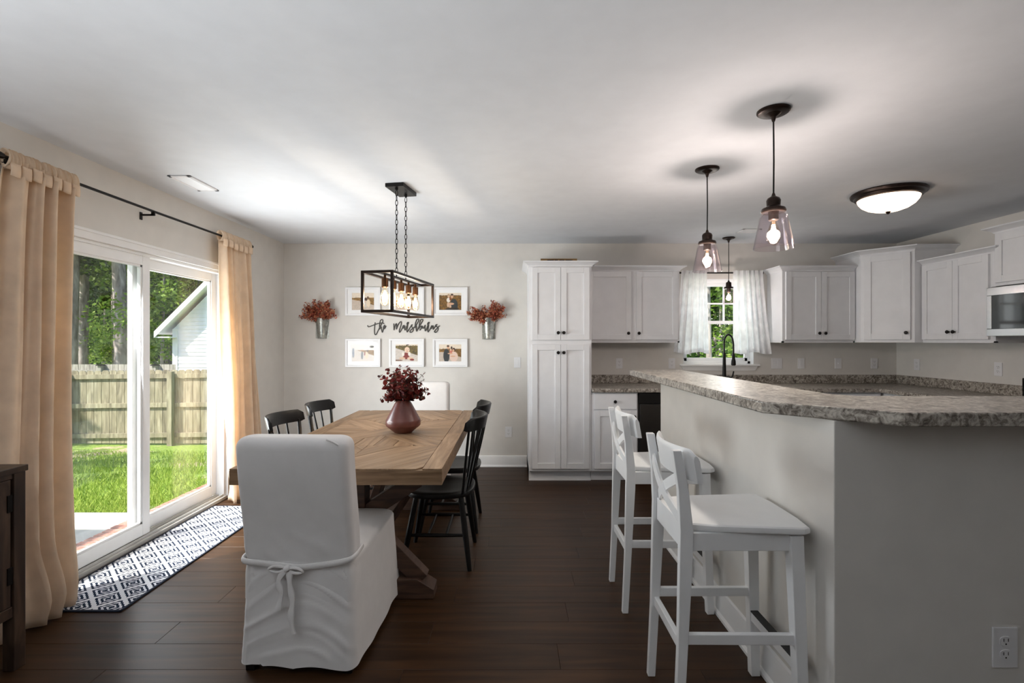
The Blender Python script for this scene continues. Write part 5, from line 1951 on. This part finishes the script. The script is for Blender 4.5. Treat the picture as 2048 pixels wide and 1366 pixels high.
# added out-of-view panel on posts, casts the shadow on the near patio
caster = thing('patio_shadow_caster', 'unseen flat panel on posts added to shade the patio', 'shadow caster', (-6.1, 0.5, -0.085), world=True)
MB().box(-7.6, -4.66, -1.2, 2.42, 2.35, 2.42).build('shadow_panel', 'siding', caster)
for xx in (-7.0, -4.74):
    for yy in (-1.1, 2.3):
        MB().box(xx, xx + 0.07, yy, yy + 0.07, -0.085, 2.35).build('post', 'siding', caster)


# --- fences
def fence(label, y, x0, x1, top0, top1, mat, posts, rails, pick_w, caps=False, dog=True):
    t = thing('wooden_fence', label, 'fence', ((x0 + x1) / 2, y, ground_z((x0 + x1) / 2, y)), world=True, group='board fences')
    n = int((x1 - x0) / (pick_w + 0.010))
    me = {}
    for k in range(n):
        x = x0 + k * (pick_w + 0.010)
        f = (x - x0) / (x1 - x0)
        top = top0 + (top1 - top0) * f
        bot = ground_z(x, y) + 0.03
        h = round(top - bot, 2)
        if h not in me:
            e = 0.03 if dog else 0.0
            m = MB()
            vs = [(0, 0, 0), (pick_w, 0, 0), (pick_w, 0, h - e), (pick_w - e, 0, h), (e, 0, h), (0, 0, h - e)]
            m.add(vs + [(a, 0.018, c) for a, b_, c in vs], [(0, 1, 2, 3, 4, 5), (11, 10, 9, 8, 7, 6)] + [(i, (i + 1) % 6, 6 + (i + 1) % 6, 6 + i) for i in range(6)])
            me[h] = m.mesh('picket', mat)
        o = obj('picket', me[h], t)
        o.matrix_parent_inverse = Matrix()
        o.location = Vector((x, y, bot)) - Vector(t['_world'])
    for dz in rails:
        tz0, tz1 = top0 + dz, top1 + dz
        MB().beam((x0, y - 0.02, tz0), (x1, y - 0.02, tz1), 0.038, 0.088).build('rail', mat, t)
    for px in posts:
        f = (px - x0) / (x1 - x0)
        top = top0 + (top1 - top0) * f
        gz_ = ground_z(px, y)
        ptop = top - 0.03 if not caps else top - 0.03
        po = MB().box(px - 0.048, px + 0.048, y - 0.13, y - 0.036, gz_ - 0.02, ptop).build('post', mat, t, bevel=0.003)
        if caps:
            MB().box(px - 0.075, px + 0.075, y - 0.165, y - 0.005, ptop, ptop + 0.02).box(px - 0.06, px + 0.06, y - 0.15, y - 0.02, ptop + 0.02, ptop + 0.035).build('post_cap', 'black_metal', po)
    return t


fence('tan wooden board fence with three rails beyond the lawn', 10.0, -15.5, -2.2, 0.70, 0.86, 'fence_wood', [-15.0, -12.95, -10.88, -8.83, -6.77, -4.7, -2.6], (-0.12, -0.70, -1.30), 0.142)
fence('weathered grey board fence behind the tan fence', 13.6, -20.0, -9.1, 0.75, 0.75, 'fence_grey', [-17.2, -14.2, -11.12, -9.65], (-0.2,), 0.145, caps=True, dog=False)

# --- neighbour's house
nh = thing('neighbor_house', 'white lap sided house gable beyond the fence', 'house', (-6.5, 16.0, -0.9), world=True)
HYY = 15.0
hx0, hx1 = -10.15, -2.5
m = MB()
z = -0.9
ridge_x = (hx0 + hx1) / 2
EAVE = 1.75
SL = 1.0
lap = 0.115
while z < EAVE + SL * (ridge_x - hx0):
    zt = z + lap

    def xr(zz):
        return 0 if zz < EAVE else (zz - EAVE) / SL
    a0, a1 = hx0 + xr(z), hx1 - xr(z)
    b0_, b1_ = hx0 + xr(zt), hx1 - xr(zt)
    if b1_ - b0_ < 0.05:
        break
    m.add([(a0, HYY - 0.018, z), (a1, HYY - 0.018, z), (b1_, HYY - 0.002, zt), (b0_, HYY - 0.002, zt), (a0, HYY, z), (a1, HYY, z)], [(0, 1, 2, 3), (0, 4, 5, 1)])
    z = zt
m.build('lap_siding', 'siding', nh)['kind'] = 'stuff'
MB().add([(hx0, HYY + 0.01, -0.9), (hx1, HYY + 0.01, -0.9), (hx1, HYY + 0.01, EAVE), (ridge_x, HYY + 0.01, EAVE + SL * (ridge_x - hx0)), (hx0, HYY + 0.01, EAVE),
          (hx0, HYY + 9, -0.9), (hx1, HYY + 9, -0.9), (hx1, HYY + 9, EAVE), (ridge_x, HYY + 9, EAVE + SL * (ridge_x - hx0)), (hx0, HYY + 9, EAVE)],
         [(0, 1, 2, 3, 4), (9, 8, 7, 6, 5), (0, 4, 9, 5), (1, 6, 7, 2)]).build('wall', 'siding', nh)
MB().box(hx0 - 0.02, hx0 + 0.13, HYY - 0.03, HYY + 0.1, -0.9, EAVE).build('corner_board', 'white_trim', nh)
for sx in (-1, 1):
    e = Vector((ridge_x + sx * (ridge_x - hx0 + 0.33), 0, EAVE - 0.33 * SL + 0.16))
    q = Vector((ridge_x, 0, EAVE + SL * (ridge_x - hx0) + 0.16))
    m = MB()
    vs = [(e.x, HYY - 0.35, e.z), (q.x, HYY - 0.35, q.z), (q.x, HYY + 9.3, q.z), (e.x, HYY + 9.3, e.z)]
    m.add(vs + [(a, b_, c + 0.09) for a, b_, c in vs], [(3, 2, 1, 0), (4, 5, 6, 7), (0, 1, 5, 4), (1, 2, 6, 5), (2, 3, 7, 6), (3, 0, 4, 7)])
    m.build('roof_slope', 'white_trim', nh)
    MB().add([(a, b_, c + 0.092) for a, b_, c in vs] + [(a, b_, c + 0.115) for a, b_, c in vs], [(3, 2, 1, 0), (4, 5, 6, 7), (0, 1, 5, 4), (1, 2, 6, 5), (2, 3, 7, 6), (3, 0, 4, 7)]).build('shingles', 'shingle', nh)
    m = MB()
    vs = [(e.x, HYY - 0.37, e.z - 0.10), (q.x, HYY - 0.37, q.z - 0.10), (q.x, HYY - 0.37, q.z + 0.08), (e.x, HYY - 0.37, e.z + 0.08)]
    m.add(vs + [(a, b_ + 0.03, c) for a, b_, c in vs], [(0, 1, 2, 3), (7, 6, 5, 4), (0, 4, 5, 1), (1, 5, 6, 2), (2, 6, 7, 3), (3, 7, 4, 0)])
    m.build('rake_board', 'white_trim', nh)
    if sx < 0:
        MB().box(e.x, hx0 + 0.1, HYY - 0.34, HYY + 9, e.z - 0.10, e.z - 0.07).build('soffit', 'white_trim', nh)


# --- trees
def leaf_cloud(seed, blobs, per, size, squash=1.0):
    r_ = random.Random(seed)
    vs, fs = [], []
    for (bx, by, bz, br_) in blobs:
        for i in range(per):
            d = Vector((r_.gauss(0, 1), r_.gauss(0, 1), r_.gauss(0, 1))).normalized() * br_ * (r_.random() ** 0.45)
            c = Vector((bx + d.x, by + d.y, bz + d.z * squash))
            s = size * r_.uniform(0.6, 1.3)
            a = Vector((r_.gauss(0, 1), r_.gauss(0, 1), r_.gauss(0, 0.6))).normalized()
            b_ = a.cross(Vector((r_.gauss(0, 1), r_.gauss(0, 1), r_.gauss(0, 1)))).normalized()
            o = len(vs)
            vs += [tuple(c - a * s), tuple(c + b_ * s * 0.55), tuple(c + a * s), tuple(c - b_ * s * 0.55)]
            fs.append((o, o + 1, o + 2, o + 3))
    return vs, fs


def cloud_mesh(name, mat, *a, **k):
    vs, fs = leaf_cloud(*a, **k)
    me = bpy.data.meshes.new(name)
    me.from_pydata(vs, [], fs)
    me.materials.append(MATS[mat])
    return me


def blobset(seed, n, rad, z0, z1, br_):
    r_ = random.Random(seed)
    return [(r_.uniform(-rad, rad), r_.uniform(-rad, rad), r_.uniform(z0, z1), br_ * r_.uniform(0.7, 1.25)) for _ in range(n)]


CROWNS = {
    'bright': [cloud_mesh('crown', 'leaf_bright', s, blobset(s, 20, 1.5, 0.9, 5.6, 0.75), 210, 0.085) for s in (1, 2)],
    'deep': [cloud_mesh('crown', 'leaf_deep', s, blobset(s, 22, 1.6, 0.4, 6.0, 0.85), 210, 0.10) for s in (3, 4)],
    'pine': [cloud_mesh('crown', 'leaf_pine', s, blobset(s, 22, 1.9, 3.0, 9.0, 0.9), 200, 0.10, squash=0.5) for s in (5, 6)],
}


def trunk_mesh(h, r0, r1, seed, bend=0.25):
    r_ = random.Random(seed)
    ph = r_.uniform(0, 6)
    pts, rr = [], []
    for k in range(15):
        f = k / 14
        pts.append((bend * math.sin(f * 2.2 + ph) - bend * math.sin(ph), bend * 0.4 * math.cos(f * 3 + ph) - bend * 0.4 * math.cos(ph), -0.3 + (h + 0.3) * f))
        rr.append(r0 + (r1 - r0) * f + 0.25 * r0 * math.exp(-f * 22))
    m = MB().tube(pts, rr, 10)
    return m.mesh('trunk', 'bark', smooth=True, angle=60)


TRUNKS = {'thick': [trunk_mesh(11, 0.17, 0.10, s) for s in (1, 2, 3)], 'thin': [trunk_mesh(7, 0.07, 0.03, s, 0.15) for s in (4, 5)]}


def tree(name, label, x, y, kind, tk, s=1.0, rz=0.0, cz=0.0, group='trees beyond the fences', crown=True):
    t = thing(name, label, 'tree', (x, y, ground_z(x, y)), rz, group)
    t.scale = (s, s, s)
    i = int(abs(x * 7 + y * 3)) % 2
    obj('trunk', TRUNKS[tk][int(abs(x * 5 + y)) % len(TRUNKS[tk])], t)
    if crown:
        c = obj('crown', CROWNS[kind][i], t)
        c.location = (0, 0, cz)
    return t


# trees seen through the patio door
G1 = 'sunlit pale trunked pine among the trees beyond the fence'
spec = [
    # px, depth, kind, trunk, scale, crown lift, label
    (140, 16.5, 'pine', 'thick', 1.25, 1.2, 'thick leaning pine trunk closest to the tan curtain'),
    (166, 17.6, 'pine', 'thick', 1.05, 1.5, 'second pine trunk just beside the thickest one'),
    (249, 16.8, 'pine', 'thick', 1.3, 1.6, 'thick pine trunk seen next to the door meeting stile'),
    (354, 19.5, 'pine', 'thick', 0.85, 1.8, 'slender pine trunk above the white gable roof'),
    (388, 21.0, 'pine', 'thick', 0.8, 1.8, 'grey pine trunk rising behind the gable slope'),
    (205, 20.5, 'deep', 'thin', 1.0, 0.0, 'dark leafy tree between the pine trunks'),
    (322, 17.2, 'bright', 'thin', 0.95, 0.0, 'bright green leafy tree beside the white house'),
    (228, 18.6, 'bright', 'thin', 0.62, 0.0, 'low bright bush behind the grey fence'),
    (186, 23.0, 'pine', 'thick', 1.0, -0.6, 'pine with green boughs behind the leaning trunk'),
    (276, 21.5, 'deep', 'thin', 1.15, 0.0, 'deep green tree behind the door meeting stile'),
    (120, 22.0, 'deep', 'thin', 1.15, 0.0, 'dark tree at the curtain edge of the view'),
    (335, 24.5, 'pine', 'thick', 1.0, -0.8, 'far pine with dense boughs above the bright tree'),
    (400, 26.5, 'bright', 'thin', 1.5, 0.6, 'tall bright tree standing behind the white house'),
    (432, 27.0, 'deep', 'thin', 1.5, 0.4, 'dark tall tree behind the white house roof'),
]
for (px, Y, kind, tk, s, cz, label) in spec:
    x = (px - 1024) * Y / 1000
    tree('pine_tree' if kind == 'pine' else 'leafy_tree', label, x, Y, kind, tk, s, rz=px * 0.7, cz=cz)
k = 0
for Y in (27.0, 30.5):
    for px in range(60, 470, 42):
        x = (px + (20 if Y > 28 else 0) - 1024) * Y / 1000
        tree('leafy_tree', 'far tree in the dense green wall of the wood', x, Y, ('deep', 'bright', 'deep', 'pine')[k % 4], 'thin', 1.45 if k % 4 != 3 else 1.0, rz=k * 1.3, cz=0.0 if k % 4 != 3 else -2.2, group='far trees of the wood')
        k += 1
# yard trees beside the house; their shadows fall across the lawn
for (x, Y, kind, s, label) in ((-10.7, 3.3, 'deep', 1.0, 'leafy yard tree nearest the added patio shadow panel'), (-13.4, 5.0, 'bright', 1.05, 'leafy yard tree farther out on the lawn'), (-15.6, 2.6, 'deep', 1.15, 'leafy yard tree at the edge of the side yard')):
    tree('leafy_tree', label, x, Y, kind, 'thin', s, rz=x, cz=0.3, group='yard trees')
# trees seen through the sink window
spec = [(1424, 10.5, 'bright', 'thin', 1.0, 2.6, 'pale slim trunk tree just outside the sink window'),
        (1440, 13.5, 'bright', 'thin', 0.95, -0.2, 'bright leafy tree filling the sink window'),
        (1475, 14.5, 'deep', 'thin', 1.0, -0.2, 'dark leafy tree on the faucet side of the sink window'),
        (1400, 15.0, 'deep', 'thin', 1.05, -0.2, 'dark leafy tree half hidden by the white curtain'),
        (1510, 13.5, 'bright', 'thin', 0.9, -0.2, 'bright tree behind the second white curtain'),
        (1430, 19.0, 'deep', 'thin', 1.5, -0.2, 'large dark tree far behind the sink window'),
        (1480, 20.0, 'deep', 'thin', 1.5, -0.2, 'large dark tree farthest behind the faucet')]
for (px, Y, kind, tk, s, cz, label) in spec:
    x = (px - 1024) * Y / 1000
    tree('leafy_tree', label, x, Y, kind, tk, s, rz=px * 0.3, cz=cz, group='trees outside the sink window')

for o in ROOTS:
    if '_world' in o:
        del o['_world']
